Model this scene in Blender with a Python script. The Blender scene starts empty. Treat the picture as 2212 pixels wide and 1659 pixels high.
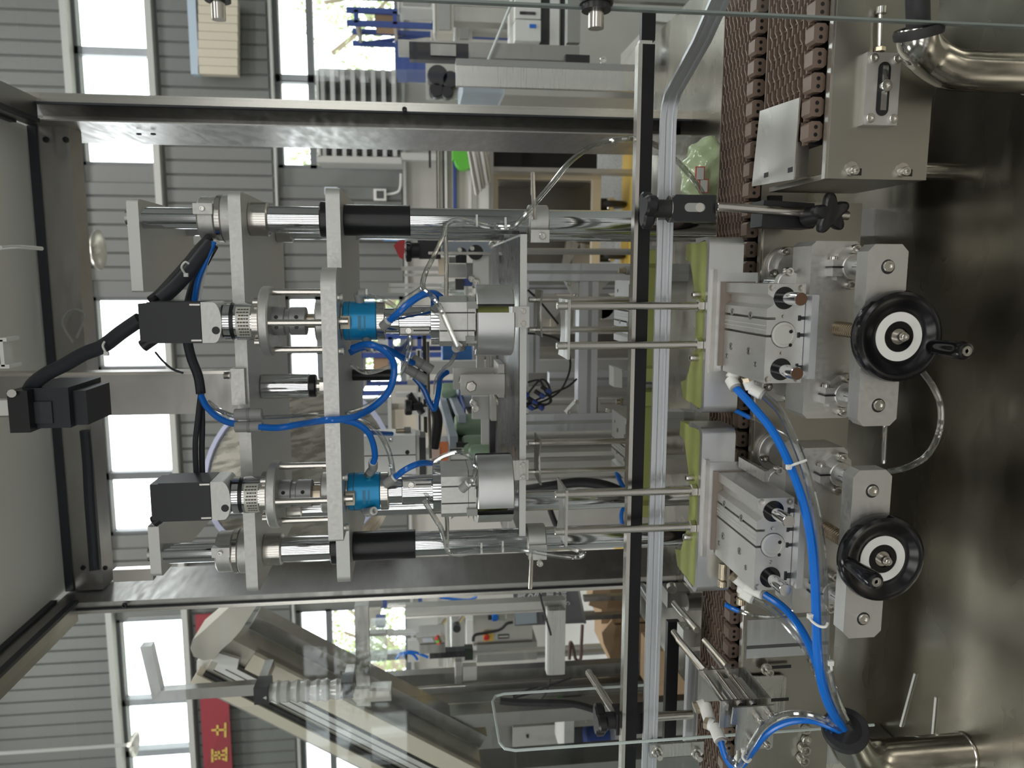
import bpy, bmesh, math, random
from mathutils import Vector as V, Matrix
random.seed(7)
SC = bpy.context.scene
COL = SC.collection
pi = math.pi
# ---------------------------------------------------------------- camera
FPX = 1660.0
CAM = V((0, 0, 1.4))
psi, th, rho = math.radians(8.1), math.radians(6.8), .0145
FW = V((-math.sin(psi)*math.cos(th), math.cos(psi)*math.cos(th), -math.sin(th)))
R0 = V((math.cos(psi), math.sin(psi), 0)); D0 = -(R0.cross(FW))
RT = R0*math.cos(rho)+D0*math.sin(rho); DN = -R0*math.sin(rho)+D0*math.cos(rho)
cd = bpy.data.cameras.new('camera'); cam = bpy.data.objects.new('camera', cd); COL.objects.link(cam)
cd.sensor_width = 36; cd.lens = FPX/2212*36; cd.clip_start = .05; cd.clip_end = 200
cd.dof.use_dof = True; cd.dof.focus_distance = 1.02; cd.dof.aperture_fstop = 8
m = Matrix.Identity(4)
for i in range(3):
    m[i][0] = DN[i]; m[i][1] = RT[i]; m[i][2] = -FW[i]; m[i][3] = CAM[i]
cam.matrix_world = m
SC.camera = cam
# ---------------------------------------------------------------- light and exposure
w = bpy.data.worlds.new('sky'); SC.world = w; w.use_nodes = True
bg = w.node_tree.nodes['Background']; bg.inputs[0].default_value = (.95, .98, 1, 1); bg.inputs[1].default_value = 5.5
SC.view_settings.view_transform = 'Standard'; SC.view_settings.look = 'None'
SC.view_settings.exposure = 0.12; SC.view_settings.gamma = 1; SC.view_settings.use_curve_mapping = False
def area(name, loc, rot, sx, sy, power, color=(1, 1, 1)):
    l = bpy.data.lights.new(name, 'AREA'); l.shape = 'RECTANGLE'; l.size = sx; l.size_y = sy; l.energy = power; l.color = color
    o = bpy.data.objects.new(name, l); COL.objects.link(o); o.location = loc; o.rotation_euler = rot; return o
for i, (x, y) in enumerate([(-4.5, -3.6), (1.2, -3.6), (6, -3.6), (-5, 1.6), (0, 1.6), (5, 1.6), (-4.5, 5.4), (1.5, 5.4)]):
    area('ceiling_fill_light', (x, y, 6.85), (0, 0, 0), 3.2, 1.3, 115, (1, .985, .95))  # added area lights under the closed ceiling, standing in for skylights
for x in (-6.2, -3.9, -1.6, .7, 3.0, 5.3):
    area('front_strip_fill', (x, -6.9, 2.5), (math.radians(90), 0, 0), 1.25, 2.7, 30, (1, .99, .97))  # added light strips on a closed wall, shaped for streaky reflections in chrome
# ---------------------------------------------------------------- pixel helpers: a pixel of the photograph at a given depth, as a point of the hall
def at(x, y, Y):
    d = FW*FPX+DN*(x-1106)-RT*(y-829.5); return CAM+d*(Y/d.y)
def zat(x, y, z):
    d = FW*FPX+DN*(x-1106)-RT*(y-829.5); return CAM+d*((z-CAM.z)/d.z)
# ---------------------------------------------------------------- mesh builder
class MB:
    def __init__(s): s.bm = bmesh.new()
    def _bev(s, vs, b, seg=1, ang=.5):
        es = {e for v in vs for e in v.link_edges if len(e.link_faces) == 2 and e.calc_face_angle(0) > ang}
        if es and b > 0:
            bmesh.ops.bevel(s.bm, geom=list(es), offset=b, segments=seg, profile=.5, affect='EDGES')
    def bx(s, x0, x1, y0, y1, z0, z1, bev=0, seg=1, M=None):
        x0, x1 = sorted((x0, x1)); y0, y1 = sorted((y0, y1)); z0, z1 = sorted((z0, z1))
        c = [V((x, y, z)) for x in (x0, x1) for y in (y0, y1) for z in (z0, z1)]
        if M: c = [M @ p for p in c]
        v = [s.bm.verts.new(p) for p in c]
        for f in ((0, 1, 3, 2), (4, 6, 7, 5), (0, 4, 5, 1), (2, 3, 7, 6), (0, 2, 6, 4), (1, 5, 7, 3)):
            s.bm.faces.new([v[i] for i in f])
        s._bev(v, bev, seg); return s
    def cb(s, c, sx, sy, sz, bev=0, rz=0, M=None, seg=1):
        T = Matrix.Translation(c) @ (M if M else Matrix.Rotation(rz, 4, 'Z'))
        return s.bx(-sx/2, sx/2, -sy/2, sy/2, -sz/2, sz/2, bev, seg, T)
    def px(s, x0, y0, x1, y1, Y, d, bev=0, zmin=None):
        "box whose front face shows between pixels (x0,y0) and (x1,y1) at depth Y"
        xm, ym = (x0+x1)/2, (y0+y1)/2
        a, b = at(x0, ym, Y).z, at(x1, ym, Y).z
        if zmin is not None: b = zmin
        return s.bx(at(xm, y1, Y).x, at(xm, y0, Y).x, Y, Y+d, b, a, bev)
    def lathe(s, p, ax, prof, seg=24, a0=0, a1=2*pi):
        ax = V(ax).normalized(); p = V(p)
        u = ax.orthogonal().normalized(); w_ = ax.cross(u)
        if abs(ax.z) > .99: u, w_ = V((1, 0, 0)), V((0, 1, 0)) * (1 if ax.z > 0 else -1)
        full = abs(a1-a0-2*pi) < 1e-6; n = seg if full else seg+1
        rings = []
        for h, r in prof:
            if r <= 1e-7: rings.append([s.bm.verts.new(p+ax*h)])
            else: rings.append([s.bm.verts.new(p+ax*h+(u*math.cos(a0+(a1-a0)*i/seg)+w_*math.sin(a0+(a1-a0)*i/seg))*r) for i in range(n)])
        for A, B in zip(rings, rings[1:]):
            for i in range(seg):
                j = (i+1) % n
                try:
                    if len(A) == 1 and len(B) > 1: s.bm.faces.new((A[0], B[j], B[i]))
                    elif len(B) == 1 and len(A) > 1: s.bm.faces.new((A[i], A[j], B[0]))
                    elif len(A) > 1: s.bm.faces.new((A[i], A[j], B[j], B[i]))
                except ValueError: pass
        return s
    def cyl(s, p0, p1, r, seg=20, r2=None, bev=0):
        p0, p1 = V(p0), V(p1); L = (p1-p0).length; r2 = r if r2 is None else r2
        pr = [(0, 0), (0, r-bev), (bev, r), (L-bev, r2), (L, r2-bev), (L, 0)] if bev else [(0, 0), (0, r), (L, r2), (L, 0)]
        return s.lathe(p0, p1-p0, pr, seg)
    def vz(s, x, y, z0, z1, r, seg=24, bev=0, r2=None): return s.cyl((x, y, z0), (x, y, z1), r, seg, r2, bev)
    def hexn(s, p, ax, r, h):
        return s.lathe(p, ax, [(0, 0), (0, r), (h*.85, r), (h, r*.86), (h, 0)], 6)
    def prism(s, poly, axis, a0, a1, bev=0, M=None):
        f = {'x': lambda q, a: V((a, q[0], q[1])), 'y': lambda q, a: V((q[0], a, q[1])), 'z': lambda q, a: V((q[0], q[1], a))}[axis]
        A = [f(q, a0) for q in poly]; B = [f(q, a1) for q in poly]
        if M: A = [M @ q for q in A]; B = [M @ q for q in B]
        A = [s.bm.verts.new(q) for q in A]; B = [s.bm.verts.new(q) for q in B]; n = len(poly)
        s.bm.faces.new(A); s.bm.faces.new(B[::-1])
        for i in range(n): s.bm.faces.new((A[i], B[i], B[(i+1) % n], A[(i+1) % n]))
        if bev: s._bev(A+B, bev)
        return s
    def ring(s, p, ax, r0, r1, h, seg=28, bev=0):
        b = bev
        return s.lathe(p, ax, [(0, r0), (0, r1-b), (b, r1), (h-b, r1), (h, r1-b), (h, r0), (0, r0)], seg)
    def tube(s, pts, r, seg=8, sub=6, cap=True, closed=False):
        P = [V(p) for p in pts]
        if sub > 1 and len(P) > 2:
            Q = []
            n = len(P)
            for i in range(n-1):
                a, b, c, d = P[max(i-1, 0)], P[i], P[i+1], P[min(i+2, n-1)]
                for k in range(sub):
                    t = k/sub
                    Q.append(.5*((2*b)+(c-a)*t+(2*a-5*b+4*c-d)*t*t+(3*b-a-3*c+d)*t**3))
            Q.append(P[-1]); P = Q
        T = [(P[min(i+1, len(P)-1)]-P[max(i-1, 0)]).normalized() for i in range(len(P))]
        u = T[0].orthogonal().normalized(); rings = []
        for p, t in zip(P, T):
            u = (u-t*u.dot(t))
            if u.length < 1e-6: u = t.orthogonal()
            u.normalize(); w_ = t.cross(u)
            rings.append([s.bm.verts.new(p+(u*math.cos(2*pi*i/seg)+w_*math.sin(2*pi*i/seg))*r) for i in range(seg)])
        for A, B in zip(rings, rings[1:]):
            for i in range(seg): s.bm.faces.new((A[i], A[(i+1) % seg], B[(i+1) % seg], B[i]))
        if cap: s.bm.faces.new(rings[0][::-1]); s.bm.faces.new(rings[-1])
        return s
    def ball(s, c, rx, ry, rz, seg=14):
        M = Matrix.Translation(c) @ Matrix.Diagonal((rx, ry, rz, 1))
        bmesh.ops.create_uvsphere(s.bm, u_segments=seg, v_segments=max(6, seg//2+1), radius=1, matrix=M); return s
    def quad(s, *p):
        s.bm.faces.new([s.bm.verts.new(q) for q in p]); return s
    def mesh(s, name, off, mats):
        bm = s.bm
        if off: bmesh.ops.translate(bm, verts=bm.verts, vec=-V(off))
        bmesh.ops.recalc_face_normals(bm, faces=bm.faces)
        me = bpy.data.meshes.new(name); bm.to_mesh(me); bm.free()
        me.polygons.foreach_set('use_smooth', [True]*len(me.polygons)); me.set_sharp_from_angle(angle=math.radians(33))
        for q in (mats if isinstance(mats, (list, tuple)) else [mats]): me.materials.append(q)
        return me
ORG = {}
def org(o): return ORG.get(o.name, V((0, 0, 0)))
def tag(o, label=None, cat=None, group=None, kind=None):
    if label: o['label'] = label
    if cat: o['category'] = cat
    if group: o['group'] = group
    if kind: o['kind'] = kind
    return o
def thing(name, label, cat, loc=(0, 0, 0), group=None, kind=None):
    o = bpy.data.objects.new(name, None); COL.objects.link(o); o.location = loc; o.empty_display_size = .05
    ORG[o.name] = V(loc); return tag(o, label, cat, group, kind)
def part(name, mb, mat, parent, label=None, kind=None):
    o = bpy.data.objects.new(name, mb.mesh(name, org(parent), mat)); COL.objects.link(o); o.parent = parent
    ORG[o.name] = org(parent); return tag(o, label, kind=kind)
def single(name, mb, mat, label=None, cat=None, group=None, kind=None):
    vs = [v.co for v in mb.bm.verts]
    c = V(((min(v.x for v in vs)+max(v.x for v in vs))/2, (min(v.y for v in vs)+max(v.y for v in vs))/2, min(v.z for v in vs)))
    o = bpy.data.objects.new(name, mb.mesh(name, c, mat)); COL.objects.link(o); o.location = c
    ORG[o.name] = c; return tag(o, label, cat, group, kind)
def inst(name, me, p, parent, rot=None):
    o = bpy.data.objects.new(name, me); COL.objects.link(o); o.parent = parent; o.location = V(p)-org(parent)
    if rot: o.rotation_euler = rot
    ORG[o.name] = V(p); return o
_bc = {}
def bolt(p, ax, r, h, parent, name='bolt', mat=None):
    "socket head cap screw, its seat at p and its head towards ax"
    mat = mat or M_['bolt']; k = (tuple(round(a, 3) for a in V(ax).normalized()), r, h, mat.name)
    if k not in _bc:
        b = MB(); b.lathe((0, 0, 0), ax, [(0, 0), (0, r), (h*.88, r), (h, r*.9), (h, r*.56), (h*.45, r*.5), (h*.45, 0)], 12)
        _bc[k] = b.mesh('bolt', None, mat)
    return inst(name, _bc[k], p, parent)
def copy_tree(o, d, label=None, rz=0, piv=None, parent=None):
    c = o.copy(); COL.objects.link(c); ORG[c.name] = org(o)+V(d)
    if parent: c.parent = parent
    else:
        c.location = o.location+V(d)
        if rz:
            q = o.location-V(piv); q.rotate(Matrix.Rotation(rz, 3, 'Z')); c.location = V(piv)+q+V(d); c.rotation_euler = (0, 0, rz)
    if label: c['label'] = label
    for ch in list(o.children): copy_tree(ch, d, parent=c)
    return c
# ---------------------------------------------------------------- materials
M_ = {}
def pbr(name, col, rough=.5, metal=0, brush=None, amt=.12, bump=0, bdist=.001, spec=.5, mottle=0, coat=0):
    m = bpy.data.materials.new(name); m.use_nodes = True; nt = m.node_tree; b = nt.nodes['Principled BSDF']
    b.inputs['Base Color'].default_value = (*col, 1); b.inputs['Roughness'].default_value = rough; b.inputs['Metallic'].default_value = metal
    b.inputs['Specular IOR Level'].default_value = spec
    if coat: b.inputs['Coat Weight'].default_value = coat; b.inputs['Coat Roughness'].default_value = .08
    if brush or bump or mottle:
        tc = nt.nodes.new('ShaderNodeTexCoord'); mp = nt.nodes.new('ShaderNodeMapping'); mp.inputs['Scale'].default_value = brush or (60, 60, 60)
        n = nt.nodes.new('ShaderNodeTexNoise'); n.inputs['Scale'].default_value = 1; n.inputs['Detail'].default_value = 3
        nt.links.new(tc.outputs['Object'], mp.inputs[0]); nt.links.new(mp.outputs[0], n.inputs['Vector'])
        r = nt.nodes.new('ShaderNodeMapRange'); r.inputs[3].default_value = max(.02, rough-amt); r.inputs[4].default_value = min(1, rough+amt)
        r.inputs[1].default_value = .3; r.inputs[2].default_value = .7
        nt.links.new(n.outputs[0], r.inputs[0]); nt.links.new(r.outputs[0], b.inputs['Roughness'])
        if bump:
            bp = nt.nodes.new('ShaderNodeBump'); bp.inputs['Strength'].default_value = bump; bp.inputs['Distance'].default_value = bdist
            nt.links.new(n.outputs[0], bp.inputs['Height']); nt.links.new(bp.outputs[0], b.inputs['Normal'])
        if mottle:
            n2 = nt.nodes.new('ShaderNodeTexNoise'); n2.inputs['Scale'].default_value = 9; n2.inputs['Detail'].default_value = 4
            nt.links.new(tc.outputs['Object'], n2.inputs['Vector'])
            mx = nt.nodes.new('ShaderNodeMix'); mx.data_type = 'RGBA'
            mx.inputs[6].default_value = (*[c*(1-mottle) for c in col], 1); mx.inputs[7].default_value = (*[min(1, c*(1+mottle)) for c in col], 1)
            nt.links.new(n2.outputs[0], mx.inputs[0]); nt.links.new(mx.outputs[2], b.inputs['Base Color'])
    M_[name] = m; return m
def clear(name, col, gloss=.25, rough=.05, glosscol=(1, 1, 1)):
    "thin clear plastic or glass: mostly transparent, with a fresnel gloss"
    m = bpy.data.materials.new(name); m.use_nodes = True; nt = m.node_tree; nt.nodes.clear()
    o = nt.nodes.new('ShaderNodeOutputMaterial'); mx = nt.nodes.new('ShaderNodeMixShader'); t = nt.nodes.new('ShaderNodeBsdfTransparent')
    g = nt.nodes.new('ShaderNodeBsdfGlossy'); lw = nt.nodes.new('ShaderNodeLayerWeight'); mr = nt.nodes.new('ShaderNodeMapRange')
    t.inputs[0].default_value = (*col, 1); g.inputs[0].default_value = (*glosscol, 1); g.inputs['Roughness'].default_value = rough
    lw.inputs[0].default_value = .35; mr.inputs[3].default_value = gloss*.35; mr.inputs[4].default_value = min(1, gloss*2.4)
    nt.links.new(lw.outputs['Facing'], mr.inputs[0]); nt.links.new(mr.outputs[0], mx.inputs[0])
    nt.links.new(t.outputs[0], mx.inputs[1]); nt.links.new(g.outputs[0], mx.inputs[2]); nt.links.new(mx.outputs[0], o.inputs[0])
    M_[name] = m; return m
ST = pbr('brushed_steel', (.53, .52, .495), .3, 1, (6, 6, 260), .1, .06)
STX = pbr('brushed_steel_across', (.56, .55, .525), .32, 1, (5, 260, 260), .1, .06)
STF = pbr('steel_frame', (.34, .332, .315), .36, 1, (14, 14, 60), .08, .04)
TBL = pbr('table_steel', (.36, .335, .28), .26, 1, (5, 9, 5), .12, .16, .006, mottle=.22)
SMS = pbr('smooth_steel', (.6, .575, .53), .3, 1, (9, 9, 9), .06)
PANEL = pbr('panel_steel', (.40, .383, .345), .34, 1, (14, 4, 3), .06, 0, mottle=.08)
CHR = pbr('chrome', (.66, .67, .68), .1, 1)
ROD = pbr('rod_steel', (.6, .57, .53), .22, 1)
AL = pbr('cast_aluminium', (.6, .595, .575), .46, .9, (220, 220, 220), .06, .03)
ALP = pbr('anodised_plate', (.68, .675, .655), .5, .8, (300, 300, 300), .05, .03)
ALM = pbr('milled_aluminium', (.7, .7, .7), .38, 1, (8, 60, 60), .06)
TRN = pbr('turned_face', (.72, .71, .68), .36, .8)
EXT = pbr('extrusion_aluminium', (.66, .68, .71), .36, .9, (4, 150, 150), .06, .03)
BOLT = pbr('bolt', (.66, .64, .6), .26, 1)
BRASS = pbr('nickel_brass', (.55, .47, .36), .3, 1)
BLK = pbr('black_plastic', (.012, .012, .014), .38)
BLKG = pbr('gloss_black', (.006, .006, .007), .16, spec=.45)
RAILB = pbr('rail_black', (.007, .007, .008), .34, spec=.3)
BLKM = pbr('black_anodised', (.02, .02, .021), .3, .3)
RUB = pbr('black_rubber', (.018, .018, .02), .55)
MOT = pbr('motor_black', (.028, .029, .034), .45)
SEAL = pbr('dark_seal', (.022, .025, .033), .5)
BLUE = pbr('blue_hose', (.004, .15, .62), .22)
BLUP = pbr('blue_anodised', (.008, .29, .6), .3, .25)
NAVY = pbr('blue_paint', (.035, .075, .3), .42)
GRN = pbr('olive_urethane', (.30, .33, .105), .5, spec=.4, mottle=.1)
WHT = pbr('white_plastic', (.78, .78, .75), .4)
GRY = pbr('grey_plastic', (.33, .33, .32), .45)
BRN = pbr('brown_chain', (.19, .135, .105), .4)
RUST = pbr('rusty_end', (.12, .065, .035), .7, .3, mottle=.3)
CREAM = pbr('cream_paint', (.66, .6, .49), .5)
BEIGE = pbr('beige_paint', (.56, .53, .47), .5)
KNEE = pbr('knee_wall', (.52, .51, .48), .7, mottle=.04)
WALLP = pbr('grey_cladding', (.175, .183, .175), .5, mottle=.05)
WALLT = pbr('cladding_trim', (.5, .51, .49), .5)
WFR = pbr('window_frame', (.16, .17, .18), .5)
ROOF = pbr('roof_sheet', (.33, .33, .32), .6)
FLOOR = pbr('epoxy_floor', (.30, .31, .30), .3, mottle=.1)
YEL = pbr('yellow_paint', (.62, .42, .06), .45)
RED = pbr('red_cloth', (.5, .05, .06), .7)
GOLD = pbr('gold_print', (.72, .5, .12), .5)
REDP = pbr('red_plastic', (.6, .02, .02), .35)
GREENP = pbr('green_plastic', (.12, .5, .05), .4)
CARD = pbr('cardboard', (.45, .3, .18), .75, mottle=.1)
LABEL = pbr('silver_label', (.7, .68, .62), .35, .4)
INK = pbr('dark_print', (.08, .08, .08), .6)
LEAF = pbr('leaf', (.36, .42, .2), .7, mottle=.4)
BARK = pbr('bark', (.3, .24, .18), .8)
BOT = pbr('bottle_green', (.3, .42, .3), .3)
SIGN = pbr('sign_grey', (.13, .13, .14), .5)
FOIL = clear('plastic_film', (.85, .9, .86), .5, .18)
HOSE = clear('clear_hose', (.86, .87, .86), .55, .06)
GLASS = clear('clear_acrylic', (.96, .975, .97), .013, .02)
WGL = clear('window_glass', (.95, .97, .97), .05, .02)
EDGE = pbr('acrylic_edge', (.6, .66, .64), .25)
EDGD = pbr('acrylic_edge_dark', (.2, .235, .22), .25)
LAMP = pbr('lamp_shade', (.72, .7, .64), .3, .8)
# ================================================================ the hall
def struct(name, mb, mat): return single(name, mb, mat, kind='structure')
fl = struct('floor', MB().bx(-9, 8, -7, 8, -.1, 0), FLOOR)
part('floor_stripe', MB().bx(-9, 8, 4.5, 5.3, .0005, .003), YEL, fl, 'worn yellow painted walkway stripe')
part('floor_patch', MB().bx(-5.5, -1.6, 3.6, 7.6, .0004, .002), pbr('pale_floor', (.66, .65, .62), .45, mottle=.05), fl, 'pale painted floor at the left')  # floor colour made paler over this area
struct('ground', MB().bx(-40, 40, 8.25, 60, -.3, -.12), pbr('gravel', (.5, .48, .42), .9, mottle=.2))
struct('ceiling', MB().bx(-9, 8, -7, 8.2, 7, 7.15), ROOF)
struct('wall_front', MB().bx(-9, 8, -7.15, -7, 0, 7), WALLP)
struct('wall_left', MB().bx(-9.15, -9, -7, 8.2, 0, 7), WALLP)
struct('wall_right', MB().bx(8, 8.15, -7, 8.2, 0, 7), WALLP)
zK = at(876, 340, 8).z; zL0 = at(866, 340, 8).z; zT = at(676, 340, 8).z; zL1 = at(600, 340, 8).z
zU0 = at(342, 330, 8).z; zU1 = at(170, 330, 8).z
ax_ = lambda y, x=300: at(x, y, 8).x
LOW = [(ax_(364, 700), 4.6), (ax_(872, 700), ax_(640, 700)), (-7.6, ax_(1318, 690))]
UPP = [(ax_(357, 250), 4.6), (ax_(1157, 300), ax_(642, 270)), (-7.6, ax_(1338, 330))]
wb = thing('wall_back', None, None, (0, 8, 0), kind='structure')
part('knee_wall', MB().bx(-9, 8, 8, 8.2, 0, zK, .004), KNEE, wb, 'pale plastered lower wall')
part('backing_sheet', MB().bx(-9, 8, 8.02, 8.2, zL1+.02, zU0-.02), WALLP, wb)
part('backing_sheet', MB().bx(-9, 8, 8.02, 8.2, zU1+.02, 7), WALLP, wb)
def between(op, z0, z1):
    xs = sorted(op); e = [-9]+[q for a, b in xs for q in (a, b)]+[8]
    for a, b in zip(e[::2], e[1::2]):
        if b-a > .05: part('backing_sheet', MB().bx(a, b, 8.02, 8.2, z0, z1), WALLP, wb)
between(LOW, zK, zL1+.02); between(UPP, zU0-.02, zU1+.02)
P = .136
cm = MB().prism([(0, .02), (.012, 0), (P-.014, 0), (P-.004, .02)], 'z', 0, 1).mesh('cladding_panel', None, WALLP)
def strips(z0, z1, xa, xb, op=()):
    x = xa
    while x < xb:
        if not any(a-.06 < x+P and x < b+.06 for a, b in op):
            o = inst('cladding_panel', cm, (x, 8.0, z0), wb); o.scale = (1, 1, z1-z0)
        x += P
strips(zL1+.06, zU0-.06, -5.7, 3.0)
strips(zL0, zL1, -3.2, 1.4, LOW)
strips(zU0, zU1, -3.6, 1.4, UPP)
strips(zU1+.06, 6.0, -5.9, -2.6); strips(zU1+.06, 6.0, 1.2, 3.1)
for i, (z, h) in enumerate([(zL1, .05), (zU0, .06), (zU1+.02, .06), (zK+.012, .03)]):
    part('purlin', MB().bx(-8.9, 7.9, 7.93, 8.03, z-h/2+(.03 if i == 0 else 0), z+h/2, .006), WALLT, wb, 'pale steel purlin')
n = 0
def window(x0, x1, z0, z1, mulls, trans=()):
    global n; n += 1
    t = thing('window_%d' % n, None, None, (x0, 8.1, z0), kind='structure'); f = .045
    mb = MB()
    for z in (z0, z1): mb.bx(x0-.02, x1+.02, 8.04, 8.14, z-f, z+f)
    for x in [x0, x1]+list(mulls): mb.bx(x-f*.8, x+f*.8, 8.04, 8.14, z0, z1)
    for z in trans: mb.bx(x0, x1, 8.04, 8.14, z-f*.7, z+f*.7)
    part('window_frame', mb, WFR, t)
    xs = [x0]+sorted(mulls)+[x1]; zs = [z0]+list(trans)+[z1]
    for a, b in zip(xs, xs[1:]):
        for c, d in zip(zs, zs[1:]):
            part('pane', MB().bx(a+.03, b-.03, 8.085, 8.092, c+.03, d-.03), WGL, t)
window(*LOW[0], zL0, zL1, [1.9, 2.75, 3.6], [zT]); window(*LOW[1], zL0, zL1, [(LOW[1][0]+LOW[1][1])/2], [zT]); window(*LOW[2], zL0, zL1, [ax_(1432, 690), ax_(1545, 690)-.02], [zT])
window(*UPP[0], zU0, zU1, [ax_(105, 160), 3.0]); window(*UPP[1], zU0, zU1, [ax_(800, 280), ax_(1030, 290)]); window(*UPP[2], zU0, zU1, [ax_(1520, 330), ax_(1631, 330)])
# high bay lamps hang on rods from the roof
def bay(x, y, Y, rpx, lab, tilt=0):
    p = at(x, y, Y); r = rpx*Y/FPX
    t = thing('pendant_lamp', lab, 'lamp', (p.x, p.y, p.z), 'high bay lamps')
    part('rod', MB().cyl((p.x, p.y, p.z+r*.3), (p.x, p.y, 7), .012, 8), WALLT, t)
    part('shade', MB().lathe(p, (0, 0, 1), [(0, r), (.012, r*.99), (r*.2, r*.75), (r*.35, r*.3), (r*.6, r*.24), (r*.6, 0), (r*.3, 0), (r*.28, r*.28), (r*.15, r*.7), (0, r*.96), (0, r)], 28), LAMP, t)
    part('bulb', MB().ball((p.x, p.y, p.z+r*.12), r*.2, r*.2, r*.2), WHT, t)
bay(214, 540, 6.2, 40, 'dished metal pendant lamp hanging in the hall above the right guide column')
bay(293, 1608, 5.2, 27, 'small pendant lamp on a long rod in front of the left upper windows')
# outside
def tree(x, y, h, r, lab, k, dense=1500):
    t = thing('tree', lab, 'tree', (x, y, -.12), 'trees outside the windows')
    tr = MB().tube([(x, y, -.12), (x+.1, y, h*.4), (x-.05, y+.1, h*.8)], .09, 7)
    rnd = random.Random(k)
    for i in range(7):
        a = rnd.uniform(0, 6.3); tr.tube([(x+.05, y, h*.45), (x+r*.5*math.cos(a), y+r*.4*math.sin(a), h*.65), (x+r*.8*math.cos(a), y+r*.7*math.sin(a), h*.8)], .03, 5, 3)
    part('trunk', tr, BARK, t)
    lf = MB()
    for i in range(dense):
        a, e, q = rnd.uniform(0, 6.3), rnd.uniform(-1, 1), rnd.uniform(.4, 1)
        c = V((x+r*q*math.cos(a)*math.sqrt(1-e*e), y+r*q*math.sin(a)*math.sqrt(1-e*e), h*.68+r*.8*q*e)); s = rnd.uniform(.025, .075)
        u = V((rnd.uniform(-1, 1), rnd.uniform(-1, 1), rnd.uniform(-1, 1))).normalized(); v_ = u.orthogonal().normalized()
        lf.quad(c+u*s, c+v_*s*.6, c-u*s, c-v_*s*.6)
    part('foliage', lf, LEAF, t, kind='stuff')
for i, (x, y, h, r, l) in enumerate([(1.6, 11, 3.2, 1.2, 'leafy tree outside the right lower window, nearest the post'), (4.6, 13, 3.4, 1.4, 'leafy tree outside the right lower window, farther right'), (-.5, 12, 3.0, 1.2, 'leafy tree outside the middle lower window'), (-4.0, 11.5, 3.4, 1.2, 'leafy tree outside the left lower window'), (-7.2, 13.5, 3.5, 1.4, 'leafy tree outside the far left window')]):
    tree(x, y, h, r, l, i)
# things on or by the back wall
def wallthing(name, lab, cat, *a): return thing(name, lab, cat, *a)
p0 = at(463, 80, 7.9)
t = thing('outside_siding_board', 'cream ribbed siding board with a pale blue edge mounted on the back wall', 'panel', (p0.x, 7.9, p0.z))  # board added inside in place of the siding seen through a window
for i in range(9):
    y = -5+i*18.5
    part('slat', MB().px(428, y, 513, y+17.6, 7.8, .1, .004), CREAM, t)
part('blue_edge', MB().px(408, -5, 426, 160, 7.8, .1, .004), pbr('pale_blue', (.5, .6, .72), .5), t)
# slotted rack in front of the right window
p0 = at(866, 270, 7.3)
t = thing('slotted_rack', 'grey metal rack with a row of vertical slots before the right lower window', 'rack', (p0.x, 7.3, 0))
part('side_panel', MB().px(684, 338, 868, 352, 7.3, .4, .004), WALLT, t)
mb = MB().px(684, 150, 690, 338, 7.3, .4, .003); part('top_panel', mb, WALLT, t)
part('back_panel', MB().px(690, 150, 866, 338, 7.62, .05), GRY, t)
for i in range(8):
    x = 693+i*22
    part('slot_plate', MB().px(x, 150, x+9, 338, 7.32, .3, .003), pbr('rack_grey', (.5, .51, .5), .5) if 'rack_grey' not in M_ else M_['rack_grey'], t)
    part('hook', MB().px(x+12, 318, x+18, 332, 7.34, .04), BLK, t)
part('leg', MB().px(866, 330, 900, 345, 7.3, .1, zmin=0), WALLT, t); part('leg', MB().px(866, 160, 900, 175, 7.3, .1, zmin=0), WALLT, t)
# electric fittings on the wall
p0 = at(820, 418, 7.95); t = thing('wall_socket', 'white framed socket with a dark panel on the back wall', 'socket', (p0.x, 7.95, p0.z))
part('frame', MB().px(807, 408, 834, 433, 7.93, .07, .006), WHT, t); part('dark_panel', MB().px(813, 412, 829, 429, 7.925, .01), INK, t)
part('conduit', MB().tube([at(834, 420, 7.96), at(862, 412, 7.96), at(866, 375, 7.96)], .012, 6), WHT, t)
p0 = at(716, 408, 7.9); single('wall_box', MB().px(701, 404, 729, 420, 7.88, .12, .01), pbr('pale_box', (.62, .66, .74), .4), 'pale blue grey box on the wall cladding beside the right guide column', 'box')
p0 = at(850, 515, 7.6); t = thing('wall_display', 'small lit blue display in a pale housing on the back wall', 'display', (p0.x, 7.9, p0.z))
part('housing', MB().px(742, 503, 900, 517, 7.88, .12, .006), BEIGE, t); part('screen', MB().px(828, 511, 864, 520, 7.86, .03), pbr('blue_screen', (.2, .45, .9), .3), t)
# the red banner with gold characters
p0 = at(470, 1480, 7.85)
t = thing('banner', 'red cloth banner with gold characters hung across the left end of the back wall', 'banner', (p0.x, 7.85, p0.z))
part('cloth', MB().px(432, 1326, 494, 1700, 7.86, .015), pbr('banner_red', (.3, .035, .05), .7), t)
def strokes(segs, Y, mat, wdt, name, par, k=1):
    for x0, y0, x1, y1 in segs:
        a, b = at(x0, y0, Y), at(x1, y1, Y); d = (b-a).normalized(); q = V((d.z, 0, -d.x))*wdt/2
        mb = MB(); s = [a+q, b+q, b-q, a-q]; mb.prism([(v.x, v.z) for v in s], 'y', Y-.004, Y); part(name, mb, mat, par)
zi = [(462, 1578, 486, 1578), (462, 1594, 462, 1562), (486, 1592, 486, 1560)]
S = lambda b, dx, dy: [(x0+dx, y0+dy, x1+dx, y1+dy) for x0, y0, x1, y1 in b]
ch1 = [(459, 1618, 459, 1646), (489, 1614, 489, 1644), (459, 1632, 489, 1630), (473, 1622, 474, 1640), (464, 1624, 469, 1626), (464, 1640, 469, 1638), (480, 1623, 486, 1620), (480, 1638, 486, 1641)]
ch2 = [(457, 1577, 487, 1576), (487, 1561, 487, 1592), (470, 1566, 470, 1588)]
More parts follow.
